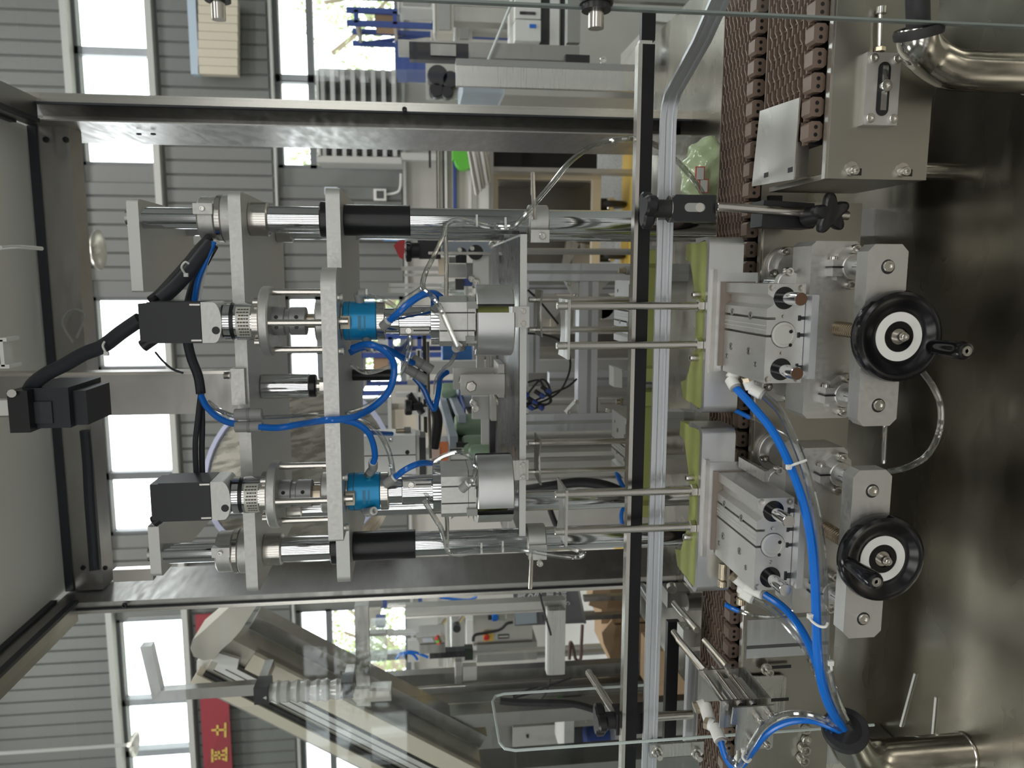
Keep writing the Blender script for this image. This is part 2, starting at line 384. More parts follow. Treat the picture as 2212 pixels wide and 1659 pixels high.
strokes(ch1, 7.855, GOLD, .022, 'character_stroke', t); strokes(ch2, 7.855, GOLD, .022, 'character_stroke', t)
strokes([(463, 1360, 463, 1390), (463, 1375, 487, 1375), (487, 1360, 487, 1390), (470, 1362, 470, 1388)], 7.855, GOLD, .022, 'character_stroke', t)
# ================================================================ the capping machine: base, guard frame, gantry
T0 = .72
base = thing('capping_workbench', 'wide stainless machine base with a dull mirror tabletop under the handwheels', 'machine', (-.2, 1.3, 0))
part('cabinet', MB().bx(-1.0, .62, .42, 2.2, .08, T0-.004, .004), STF, base)
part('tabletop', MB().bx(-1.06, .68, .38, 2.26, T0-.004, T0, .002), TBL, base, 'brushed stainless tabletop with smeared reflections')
for x in (-.9, .5):
    for y in (.55, 2.05): part('foot', MB().vz(x, y, 0, .08, .03, 16), BLK, base)
# guard frame
gf = thing('guard_frame', 'stainless guard frame of posts, top beams and a roof sheet around the capping heads', 'frame', (-.2, 2.0, T0))
for sx, x0, x1, yb in ((1, .345, .385, 2.23), (-1, -.822, -.804, 2.14)):
    if sx > 0:
        pb = MB().bx(x0, x1, 2.06, yb, T0, 2.3, .003).bx(x0, x0+.003, 1.92, 2.061, T0, 2.3).bx(x1-.003, x1, 1.92, 2.061, T0, 2.3)
    else: pb = MB().bx(x0, x1, 1.92, yb, T0, 2.3, .003)
    part('rear_post', pb, STF, gf)
    part('post_flange', MB().bx(*((.385, .405) if sx > 0 else (-.832, -.822)), 1.915, 1.93, T0, 2.28, .002), ROD, gf)
    part('gasket', MB().bx(*((.380, .385) if sx > 0 else (-.822, -.819)), 1.912, 1.921, T0, 2.28), SEAL, gf)
part('rear_beam', MB().bx(-.80, .345, 1.99, 2.06, 2.215, 2.3, .003), STF, gf)
part('beam_gasket', MB().bx(-.80, .345, 1.985, 1.992, 2.285, 2.305), SEAL, gf)
part('roof_sheet', MB().bx(-.80, .345, .25, 2.02, 2.31, 2.325), pbr('roof_steel', (.82, .81, .78), .5, .15, (5, 60, 60), .08), gf)
for x0, x1 in ((.345, .395), (-.85, -.80)):
    part('side_beam', MB().bx(x0, x1, .25, 1.92, 2.25, 2.315, .003), STF, gf)
    xs = x0 if x0 > 0 else x1
    part('side_gasket', MB().bx(xs-.006, xs+.006, .25, 1.92, 2.296, 2.312), SEAL, gf)
    part('side_gasket', MB().bx(xs-.004, xs+.004, .25, 1.92, 2.246, 2.262), SEAL, gf)
for p in (at(300, 288, 1.915), at(328, 286, 1.915)): pass
for q in ((300, 288), (331, 288)): bolt(at(q[0], q[1], 2.02), (-1, 0, 0), .006, .004, gf, mat=BLK)
for q in ((100, 302), (143, 302)): bolt(at(q[0], q[1], 1.99), (0, -1, 0), .007, .005, gf, mat=BLK)
for q in ((180, 1226), (228, 1226)): bolt(at(q[0], q[1], 1.99), (0, -1, 0), .006, .004, gf, mat=BLK)
for q in ((270, 1306), (874, 237)): bolt(at(q[0], q[1], 1.91), (0, -1, 0), .006, .008, gf, mat=BLK)
single('side_pane', MB().bx(.397, .403, .82, 1.91, T0+.02, 2.245), GLASS, 'clear guard pane along the right side of the machine', 'pane')
single('side_pane', MB().bx(-.832, -.826, .35, 1.91, T0+.02, 2.245), GLASS, 'clear guard pane along the left side of the machine', 'pane')
# low cut-out guard at the left and the front guard at the right
gp = thing('tunnel_guard', 'small clear guard with a rounded cut-out where the chain leaves at the left', 'pane', (-.668, .9, T0))
zc = at(1075, 1560, 1.05).z; X = -.668
prof = [(.52, T0), (1.0, T0), (1.0, zc-.02), (1.006, zc-.006), (1.02, zc), (1.13, zc), (1.145, zc-.006), (1.15, zc-.02), (1.15, 1.0), (1.156, 1.0), (1.156, 1.7), (.52, 1.7)]
part('sheet', MB().prism(prof, 'x', X-.0025, X+.0025), GLASS, gp)
part('cut_edge', MB().tube([(X, 1.0, T0+.01), (X, 1.0, zc-.02), (X, 1.006, zc-.006), (X, 1.02, zc), (X, 1.13, zc), (X, 1.145, zc-.006), (X, 1.15, zc-.02), (X, 1.15, 1.02)], .0022, 6, 1), EDGE, gp, 'pale polished edge of the cut-out')
Xd = at(1700, 33, .78).x
dp = thing('front_guard', 'clear front guard pane ajar at the right, with black stud knobs', 'pane', (Xd+.2, .78, T0))
part('sheet', MB().bx(Xd, Xd+.3, .777, .783, T0, 2.1), GLASS, dp)
part('pane_edge', MB().bx(Xd-.0022, Xd, .776, .784, T0, 2.1), EDGD, dp)
for px_, py_, r in ((1288, 10, .011), (470, -12, .009)):
    c = at(px_, py_, .77); k = part('stud_knob', MB().cyl(c, c+V((-.006, 0, 0)), r*1.3, 16).cyl(c+V((.02, 0, 0)), c, r*1.5, 16), BLK, dp)
    part('stud', MB().cyl(c+V((-.006, 0, 0)), c+V((-.022, 0, 0)), r*.7, 12), ROD, k)
# guide columns, carriage plates and sleeves: one rigid gantry
gy = thing('capping_gantry', 'polished four-column gantry with grey aluminium plates that carries the two capping heads', 'machine', (-.183, 1.4, T0))
XR, XL, YF, YB = .0865, -.4535, 1.27, 1.50
for x in (XR, XL):
    for y in (YF, YB):
        part('column', MB().vz(x, y, T0, 1.655, .0205, 32), CHR, gy, 'polished chrome guide column')
        if y == YF: part('black_sleeve', MB().vz(x, y, 1.412, 1.516, .0245, 32, .001), BLKM, gy, 'black sleeve below the carriage plate')
        part('sleeve_collar', MB().vz(x, y, 1.535, 1.553, .029, 28, .002), BLKM, gy)
        part('lower_bush', MB().vz(x, y, 1.632, 1.662, .0265, 28, .002), ROD, gy)
        part('flange_bush', MB().vz(x, y, 1.678, 1.70, .037, 32, .002).vz(x, y, 1.70, 1.708, .0345, 32).vz(x, y, 1.708, 1.735, .034, 32, .003), AL, gy, 'round aluminium flange bush')
        part('grooved_ring', MB().vz(x, y, 1.7005, 1.7075, .0365, 40), ROD, gy)
        part('upper_shaft', MB().vz(x, y, 1.733, 1.822, .0165, 28), CHR, gy)
        b = MB().cb((x+.012, y-.034, 1.722), .016, .014, .028, .002); part('clamp_ear', b, AL, gy)
        bolt((x+.012, y-.041, 1.722), (0, -1, 0), .004, .004, gy)
# plate under the columns' top (two top plates)
def rplate(x0, x1, y0, y1, z0, z1, r0=0, r1=0, bev=.0015):
    "horizontal plate, rounded at its two front corners"
    P = []
    for cx, cy, a, r in ((x1-r1, y0+r1, -90, r1), (x1, y1, 0, 0), (x0, y1, 0, 0), (x0+r0, y0+r0, 180, r0)):
        if r: P += [(cx+r*math.cos(math.radians(a+i*15)), cy+r*math.sin(math.radians(a+i*15))) for i in range(7)]
        else: P.append((cx, cy))
    return MB().prism(P, 'z', z0, z1, bev)
part('top_plate', rplate(-.027, .114, 1.25, 1.535, 1.821, 1.838, .003, .008), ALP, gy)
part('top_plate', rplate(-.486, -.40, 1.25, 1.535, 1.821, 1.838, .008, .003), ALP, gy)
part('top_screw', MB().vz(XR, YF, 1.838, 1.845, .012, 14), BOLT, gy); part('top_screw', MB().vz(XL, YF, 1.838, 1.845, .012, 14), BOLT, gy)
part('strut_bar', MB().bx(-.495, -.475, 1.26, 1.275, 1.838, 1.90, .002), ROD, gy)
part('guide_plate', rplate(-.502, .123, 1.205, 1.56, 1.661, 1.679, .012, .012), ALP, gy, 'wide grey aluminium plate above the heads')
part('carriage_plate', rplate(-.492, .13, 1.2, 1.56, 1.516, 1.537, .014, .014), ALP, gy)
part('spindle_plate', rplate(-.379, .0105, 1.082, 1.2, 1.513, 1.534, .004, .03), ALP, gy, 'thick front plate carrying both spindles')
for dx in (.035, -.04):
    for xc in (-.066, -.324): bolt((xc+dx, 1.10, 1.513), (0, 0, -1), .0055, .007, gy)
# lift cylinder in the middle
xc, yc = -.183, 1.30
part('lift_cylinder', MB().vz(xc, yc, 1.582, 1.661, .0205, 28, .002), CHR, gy); part('lift_collar', MB().vz(xc, yc, 1.572, 1.584, .0195, 24, .002), BLKM, gy)
part('lift_rod', MB().vz(xc, yc, 1.537, 1.575, .011, 18), ROD, gy); part('lift_nut', MB().vz(xc, yc, 1.55, 1.566, .014, 6), ROD, gy)
part('lower_rod', MB().vz(xc+.012, 1.34, 1.45, 1.516, .010, 18), BLKM, gy)
b = MB().cb((-.168, 1.20, 1.674), .055, .018, .02, .003); part('lift_bracket', b, AL, gy); bolt((-.150, 1.19, 1.684), (0, 0, 1), .006, .009, gy)
# hanger post to the rear beam
part('hanger_post', MB().bx(-.274, -.193, 1.57, 1.60, 1.70, 2.309, .004), STF, gy)
part('hanger_edge', MB().bx(-.194, -.188, 1.565, 1.605, 1.70, 2.309, .001), ROD, gy)
# split collars on the front columns
for x, s in ((XR, 1), (XL, -1)):
    part('split_collar', MB().vz(x, YF, 1.190, 1.222, .0275, 32, .0015), AL, gy)
    part('collar_ear', MB().cb((x-.024, YF-.022, 1.206), .02, .02, .03, .002) if s > 0 else MB().cb((x-.012, YF-.028, 1.206), .026, .012, .03, .002), AL, gy)
    bolt((x-.024 if s > 0 else x-.03, YF-.034, 1.203), (0, -1, 0), .0055, .006, gy)
    part('wire_post', MB().cyl((x+.002*s, YF-.03, 1.2155), (x+.075*s, YF-.035, 1.219), .0035, 8), ROD, gy)
# slotted table plate below the jaws
tp = MB().prism([(-.44, 1.25), (.066, 1.25), (.066, 1.72), (-.44, 1.72)], 'z', 1.2255, 1.2365, .001)
part('infeed_plate', tp, ALP, gy, 'scuffed dark metal plate with a pale machined front edge')
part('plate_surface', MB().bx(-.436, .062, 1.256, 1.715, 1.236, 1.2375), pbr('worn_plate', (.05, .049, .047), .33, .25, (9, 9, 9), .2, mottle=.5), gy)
for x, y in ((.03, 1.3), (.045, 1.36), (.02, 1.42), (-.17, 1.33), (-.2, 1.36), (-.22, 1.31), (-.3, 1.3)): part('hole', MB().vz(x, y, 1.2374, 1.2378, .005, 10), BLK, gy)
for xc in (-.068, -.324):
    pl = part('retainer_clip', MB().bx(xc-.016, xc+.018, 1.243, 1.25, 1.222, 1.25, .003), STX, gy)
    for dx in (-.010, .0105): bolt((xc+dx, 1.243, 1.232), (0, -1, 0), .0045, .004, pl)

# ---------------------------------------------------------------- capping heads
def head(X0, rot, lab, mark):
    Y = 1.15
    h = thing('capping_spindle', lab, 'capping spindle', (X0, Y, 1.262), 'servo capping spindles')
    Fy = Y-.0285
    mt = part('servo_motor', MB().bx(X0-.0285, X0+.0285, Fy, Y+.0285, 1.704, 1.775, .005, 2), MOT, h, 'square black servo motor')
    part('end_cap', MB().bx(X0-.0265, X0+.0265, Fy+.002, Y+.0265, 1.772, 1.787, .009, 3), MOT, mt)
    for dx in (-.025, .025): part('motor_screw', MB().vz(X0+dx, Fy+.003, 1.704, 1.718, .0035, 10), BOLT, mt)
    part('cable_gland', MB().cyl((X0-.02, Fy+.02, 1.77), (X0-.034, Fy+.02, 1.79), .009, 12), BLK, mt)
    fl_ = part('motor_flange', MB().prism([(X0-.0285, 1.703), (X0+.0285, 1.703), (X0+.0285, 1.687)]+[(X0+.0285*math.cos(math.radians(a)), 1.687-.011*math.sin(math.radians(a))) for a in range(15, 180, 15)]+[(X0-.0285, 1.687)], 'y', Fy-.0005, Y+.028, .001), WHT if 0 else ALP, h, 'pale flange with a rounded lower edge')
    part('drain_hole', MB().cyl((X0-.011, Fy-.0009, 1.684), (X0-.011, Fy-.0004, 1.684), .0055, 16), BLK, fl_)
    part('toothed_ring', MB().vz(X0, Y, 1.667, 1.676, .0275, 36), CHR, h)
    part('dark_gap', MB().vz(X0, Y, 1.6755, 1.69, .024, 24).vz(X0, Y, 1.63, 1.668, .0262, 28), BLKM, h)
    g = part('gearbox', MB().vz(X0, Y, 1.633, 1.662, .0275, 32, .001), CHR, h)
    lb = part('rating_label', MB().lathe((X0, Y, 1.638), (0, 0, 1), [(0, .0278), (.020, .0278)], 18, math.radians(-140), math.radians(-40)), LABEL, g, 'silver rating label with fine print')
    rr = random.Random(3)
    for i in range(9):
        a = math.radians(-132+i*10); mb = MB(); z = 1.640
        for k in range(4):
            l = rr.uniform(.002, .004); mb.lathe((X0, Y, z), (0, 0, 1), [(0, .0280), (l, .0280)], 2, a, a+math.radians(4)); z += l+.0007
        part('print_line', mb, INK, lb, kind='stuff')
    part('hub_disc', MB().vz(X0, Y, 1.624, 1.635, .034, 28), ROD, h)
    for k in range(4): part('flange_screw', MB().vz(X0+.04*math.cos(pi/4+k*pi/2), Y+.04*math.sin(pi/4+k*pi/2), 1.624, 1.632, .0045, 10), BOLT, h)
    part('upper_flange', MB().vz(X0, Y, 1.610, 1.624, .0505, 40, .002), AL, h)
    for k in range(4):
        a = -pi/2+k*pi/2
        part('standoff_rod', MB().vz(X0+.042*math.cos(a), Y+.042*math.sin(a), 1.534, 1.612, .0048, 14), ROD, h)
    cp = part('coupling', MB().vz(X0, Y, 1.593, 1.611, .0205, 26, .001).vz(X0, Y, 1.563, 1.586, .0205, 26, .001).vz(X0, Y, 1.585, 1.594, .017, 20), pbr('coupling_grey', (.36, .36, .36), .45, .7) if 'coupling_grey' not in M_ else M_['coupling_grey'], h)
    for dx in (-.008, .007):
        for z in (1.603, 1.575): part('set_screw', MB().cyl((X0+dx, Y-.0208, z), (X0+dx, Y-.0195, z), .0028, 10), BLK, cp)
    part('shaft_nut', MB().vz(X0, Y, 1.547, 1.563, .0105, 6), CREAM if 0 else BRASS, h)
    part('bearing_cap', MB().vz(X0, Y, 1.534, 1.549, .0305, 32, .002), AL, h)
    part('under_cap', MB().vz(X0, Y, 1.507, 1.514, .022, 24), ROD, h)
    cl = part('clip_block', MB().bx(X0-.009, X0+.009, 1.108, 1.122, 1.498, 1.511, .002), CREAM, h, 'cream plastic clip')
    part('clip_pin', MB().vz(X0+.002, 1.106, 1.50, 1.513, .005, 12), ROD, cl)
    un = part('rotary_union', MB().vz(X0, Y, 1.462, 1.51, .0285, 40, .0015), BLUP, h, 'blue anodised rotary union')
    part('groove', MB().vz(X0, Y, 1.5005, 1.5015, .0287, 40), INK, un)
    for k, (dz, z, w_) in enumerate(((0, 1.483, .0045), (0, 1.477, .0025))):
        part('etched_line', MB().lathe((X0, Y, z), (0, 0, 1), [(0, .0287), (w_, .0287)], 10, math.radians(-116), math.radians(-72)), pbr('etched_blue', (.05, .27, .46), .4) if 'etched_blue' not in M_ else M_['etched_blue'], un)
    part('union_flange', MB().vz(X0, Y, 1.450, 1.4625, .029, 36, .001), ROD, h)
    part('spindle_shaft', MB().vz(X0, Y, 1.428, 1.451, .019, 28), CHR, h)
    ck = part('clamp_sleeve', MB().vz(X0, Y, 1.383, 1.430, .0225, 32, .001), CHR, h)
    nx = X0-.0135*mark
    part('clamp_notch', MB().bx(nx-.0045, nx+.0045, Y-.0205, Y-.012, 1.386, 1.428, .001), STF, ck)
    bolt((nx, Y-.0205, 1.416), (0, -1, 0), .0048, .003, ck); part('slot_gap', MB().bx(nx-.001, nx+.001, Y-.0208, Y-.02, 1.386, 1.409), BLK, ck)
    part('knurled_ring', MB().vz(X0, Y, 1.371, 1.3835, .0365, 16), CHR, h)
    P = [(-.036, -.028), (-.028, -.036), (.028, -.036), (.036, -.028), (.036, .028), (.028, .036), (-.028, .036), (-.036, .028)]
    gb = part('gripper_body', MB().prism([(X0+a, Y+b) for a, b in P], 'z', 1.319, 1.3715, .001), AL, h, 'octagonal pneumatic gripper body')
    for dx in (-.013, .013): part('body_slot', MB().bx(X0+dx-.001, X0+dx+.001, Y-.0365, Y-.034, 1.32, 1.371), INK, gb)
    part('body_seam', MB().bx(X0-.0362, X0+.0362, Y-.0362, Y+.0362, 1.3305, 1.3312), INK, gb)
    for dx, dz in ((.024, 1.324), (-.026, 1.326)): part('finger_key', MB().bx(X0+dx-.005, X0+dx+.005, Y-.042, Y-.03, dz-.008, dz+.008, .001), GRY, gb)
    part('jaw_core', MB().vz(X0, Y, 1.27, 1.316, .036, 24), GRN, h, 'olive lined bore inside the jaws')
    for k in range(3):
        a = rot+k*2*pi/3; g_ = math.radians(7)
        part('gripper_jaw', MB().lathe((X0, Y, 1.263), (0, 0, 1), [(0, .045), (0, .0515), (.0015, .053), (.0535, .053), (.055, .0515), (.055, .045), (0, .045)], 18, a+g_, a+2*pi/3-g_), ALM, h, 'turned aluminium jaw')
        M = Matrix.Rotation(a+pi/3, 4, 'Z'); M.translation = (X0, Y, 1.3155)
        part('jaw_carrier', MB().bx(.012, .05, -.012, .012, -.0035, .006, .001, 1, M), ROD, h)
    return h
hR = head(-.0665, math.radians(-68), 'right capping head with servo motor, blue rotary union and split aluminium jaws', 1)
hL = head(-.3245, math.radians(-118), 'left capping head with servo motor, blue rotary union and split aluminium jaws', -1)
# ================================================================ conveyors
def chain(name, lab, X0, X1, y0, y1, zt, pitch=.0272):
    "modular chain: one link row per pitch, each row a honeycomb of thin webs and an edge tab with two pin holes"
    c = thing(name, lab, 'conveyor chain', ((X0+X1)/2, (y0+y1)/2, zt-.014))
    wdt = y1-y0-.018; n = 9; dy = wdt/(n-1); h = .0065; t = .0019
    b = MB()
    for k in range(n):
        y = y0+.018+k*dy; ys = y+dy/2 if k < n-1 else y
        for (xa, ya), (xb, yb) in (((.0, y), (.36*pitch, y)), ((.36*pitch, y), (.5*pitch, (y+ys)/2)), ((.5*pitch, (y+ys)/2), (.64*pitch, ys)), ((.64*pitch, ys), (1.0*pitch, ys))):
            a, e = V((xa, ya, 0)), V((xb, yb, 0)); d = (e-a).normalized(); q = V((-d.y, d.x, 0))*t/2
            b.prism([(v.x, v.y) for v in (a+q, e+q, e-q, a-q)], 'z', -h, 0)
        b.bx(.0, .36*pitch, y-.0007+dy*.5, y+.0007+dy*.5, -h, -.003) if k < n-1 else None
    b.bx(.46*pitch, .54*pitch, y0+.018, y1, -h, -.0045)
    row = b.mesh('link_row', None, BRN)
    tb = MB(); w_ = pitch*.40
    tb.prism([(x*w_+pitch*.5, z*.0085-.006) for x, z in ((-1, -.6), (-.7, -1), (.7, -1), (1, -.6), (1, .6), (.7, 1), (-.7, 1), (-1, .6))], 'y', y0, y0+.02, .0006)
    tab = tb.mesh('edge_tab', None, BRN)
    hb = MB()
    for dx in (-.16, .16): hb.cyl((pitch*(.5+dx), y0-.0003, -.006), (pitch*(.5+dx), y0+.001, -.006), .0024, 10)
    pin = hb.mesh('pin_hole', None, BLK)
    x = X0
    while x < X1:
        r = inst('link_row', row, (x, 0, zt), c); inst('edge_tab', tab, (x, 0, zt), r); inst('pin_hole', pin, (x, 0, zt), r)['kind'] = 'stuff'
        x += pitch
    part('wear_bed', MB().bx(X0, X1, y0+.012, y1+.004, zt-.022, zt-.0068), BLK, c)
    return c
chain('mesh_chain', 'long brown honeycomb chain belt running under both capping heads', -.82, .39, 1.046, 1.163, .942)
chain('mesh_chain', 'short brown honeycomb chain belt beside the bright transfer plate at the right', .155, .39, .884, 1.012, .942)
# side panels
cp_ = thing('conveyor_frame', 'stainless conveyor side panel running behind both handwheels', 'conveyor', (-.25, 1.03, T0))
part('side_panel', MB().bx(-.82, .10, 1.020, 1.026, .79, .931, .001), PANEL, cp_)
part('top_lip', MB().bx(-.82, .10, 1.0205, 1.031, .929, .934, .002), ROD, cp_)
part('black_strip', MB().bx(-.90, .11, 1.034, 1.044, .90, .918), BLK, cp_)
part('rear_panel', MB().bx(-.82, .39, 1.18, 1.186, .79, .915, .001), PANEL, cp_)
part('cross_plate', MB().bx(-.82, .10, 1.03, 1.21, .80, .806), STF, cp_)
for x in (-.78, -.2, .08): part('stand_leg', MB().bx(x-.02, x+.02, 1.1, 1.14, T0, .80, .002), EXT, cp_)
part('label_strip', MB().bx(-.56, -.50, 1.0185, 1.02, .80, .928), EXT, cp_); part('label_strip', MB().bx(-.545, -.54, 1.018, 1.0185, .80, .928), INK, cp_)
for q in ((1740, 1596), (1740, 1573)): bolt(at(q[0], q[1], 1.019), (0, -1, 0), .0075, .006, cp_)
for q in ((1733, 1612), (1730, 1635)): bolt(at(q[0], q[1], 1.019), (0, -1, 0), .0085, .013, cp_)
fc = thing('infeed_conveyor_frame', 'wide stainless conveyor side panel with a slotted tensioner block at the right', 'conveyor', (.28, .9, T0))
part('side_panel', MB().bx(.112, .39, .864, .870, .806, .929, .001), PANEL, fc)
part('panel_return', MB().bx(.112, .118, .870, 1.015, .806, .929, .001), PANEL, fc)
part('top_lip', MB().bx(.112, .39, .8645, .872, .928, .932, .002), ROD, fc)
part('rear_panel', MB().bx(.135, .39, 1.0125, 1.0155, .82, .915), PANEL, fc)
part('black_strip', MB().bx(.155, .39, .873, .880, .905, .928), BLK, fc)
part('stand_leg', MB().vz(.135, .95, T0, .80, .011, 18), ROD, fc); part('stand_leg', MB().vz(.37, .95, T0, .80, .011, 18), ROD, fc)
part('stand_collar', MB().vz(.135, .95, .775, .80, .016, 20), STF, fc)
tk = part('tensioner_block', MB().bx(.171, .250, .854, .864, .854, .895, .003, 2), AL, fc, 'pale slotted tensioner block')
part('slot', MB().prism([(.2105+sx*.022+.0075*math.cos(math.radians(a)), .8735+.0075*math.sin(math.radians(a))) for sx, r in ((1, range(-90, 91, 18)), (-1, range(90, 271, 18))) for a in r], 'y', .8532, .8545), BLK, tk)
part('slot_shaft', MB().bx(.187, .236, .852, .8535, .8695, .8765, .001), CHR, tk)
for dx in (.178, .243):
    for z in (.860, .888): bolt((dx, .854, z), (0, -1, 0), .0052, .004, tk)
bolt((.213, .853, .873), (0, -1, 0), .0068, .006, tk)
part('adjusting_rod', MB().cyl((.252, .858, .878), (.292, .858, .880), .0028, 10), ROD, tk); part('rod_nut', MB().hexn((.252, .858, .878), (1, 0, 0), .006, .005), BRASS, tk)
part('rod_head', MB().cyl((.292, .857, .88), (.299, .857, .88), .006, 12), BOLT, tk)
for q in ((1838, 372), (1948, 374)):
    p = at(q[0], q[1], .864); part('washer', MB().cyl(p+V((.004, 0, 0)), p+V((.004, -.002, 0)), .0078, 18), BOLT, fc); bolt(p+V((.001, -.002, 0)), (0, -1, 0), .0055, .008, fc)
    part('slot_hole', MB().bx(p.x-.0035, p.x+.0045, .8635, .8645, p.z-.013, p.z-.002), BLK, fc)
tpl = thing('transfer_plate', 'bright bent sheet steel plate bridging the two chains at the right', 'plate', (.165, .98, .92))
part('top_sheet', MB().prism([(.2105, .906), (.217, 1.015), (.121, 1.03), (.116, .91)], 'z', .945, .947), SMS, tpl)
part('flange', MB().bx(.119, .160, .909, .911, .93, .946), SMS, tpl)
for q in ((1707, 367), (1655, 378)):
    z = zat(q[0], q[1], .947); part('slot_hole', MB().bx(z.x-.003, z.x+.003, z.y-.006, z.y+.006, .947, .9473), BLK, tpl)
# ---------------------------------------------------------------- guide rails over the chain
gr = thing('guide_rail', 'long black guide rail with pale steel edges crossing in front of the green pads', 'rail', (-.2, 1.04, 1.086))
part('black_insert', MB().bx(-.78, .302, 1.035, 1.046, 1.0865, 1.1035, .001), RAILB, gr); part('steel_edge', MB().bx(-.78, .302, 1.034, 1.050, 1.1035, 1.109, .001), ROD, gr)
part('black_insert', MB().bx(.307, .345, 1.035, 1.046, 1.0865, 1.105, .002), RAILB, gr); part('joint', MB().bx(.302, .307, 1.036, 1.047, 1.09, 1.107), ROD, gr)
ra = thing('guide_rail', 'silver aluminium guide profile below the black rail, flared forward at the right end', 'rail', (-.2, 1.04, 1.052))
def sweep(pts, prof, mat, name, par, label=None):
    "extrude a closed (offset towards camera, height) profile along a horizontal polyline"
    mb = MB(); rings = []; P = [V(p) for p in pts]
    for i, p in enumerate(P):
        d = (P[min(i+1, len(P)-1)]-P[max(i-1, 0)]); d.z = 0; d.normalize(); q = V((d.y, -d.x, 0))
        rings.append([mb.bm.verts.new(p+q*a+V((0, 0, z))) for a, z in prof])
    n = len(prof)
    for A, B in zip(rings, rings[1:]):
        for i in range(n): mb.bm.faces.new((A[i], A[(i+1) % n], B[(i+1) % n], B[i]))
    mb.bm.faces.new(rings[0]); mb.bm.faces.new(rings[-1][::-1]); return part(name, mb, mat, par, label)
e1, e2 = at(1480, 205, 1.04), at(1540, 12, .87)
pth = [(-.80, 1.04, 1.054), (.205, 1.04, 1.054), (.225, 1.035, 1.054), (.24, 1.022, 1.054), (e2.x-.02, .92, 1.054), (e2.x+.02, .845, 1.054)]
sweep(pth, [(0, 0), (.005, 0), (.005, .004), (.002, .005), (.002, .0085), (.0045, .0095), (.0045, .0135), (.002, .0145), (.002, .0175), (.005, .0185), (.005, .022), (0, .022)], EXT, 'profile', ra)
rb = thing('guide_rail', 'black rear guide rail beyond the chain at the far left', 'rail', (-.7, 1.21, .96))
part('black_insert', MB().bx(-.82, at(1450, 1344, 1.21).x, 1.21, 1.222, .962, .983, .001), RAILB, rb)
rc = thing('guide_rail', 'silver rear guide profile low beyond the chain at the far left', 'rail', (-.74, 1.21, .92))
part('profile', MB().bx(-.82, at(1500, 1414, 1.21).x, 1.205, 1.222, .918, .945, .002), EXT, rc); part('groove', MB().bx(-.82, at(1500, 1414, 1.21).x, 1.2045, 1.206, .928, .933), GRY, rc)
lk = thing('rail_link', 'small rounded steel link bar bolted across the rails at the lower left', 'bracket', (-.67, 1.02, .98))
a, b = at(1403, 1620, 1.03), at(1518, 1621, 1.03)
part('bar', MB().bx(a.x-.011, a.x+.010, 1.026, 1.031, b.z, a.z, .004), STX, lk)
for q in ((1418, 1622), (1503, 1625)):
    p = at(q[0], q[1], 1.026); bolt(p, (0, -1, 0), .0085, .005, lk, 'washer_nut'); part('stud', MB().cyl(p, p+V((0, -.018, 0)), .0042, 12), ROD, lk)

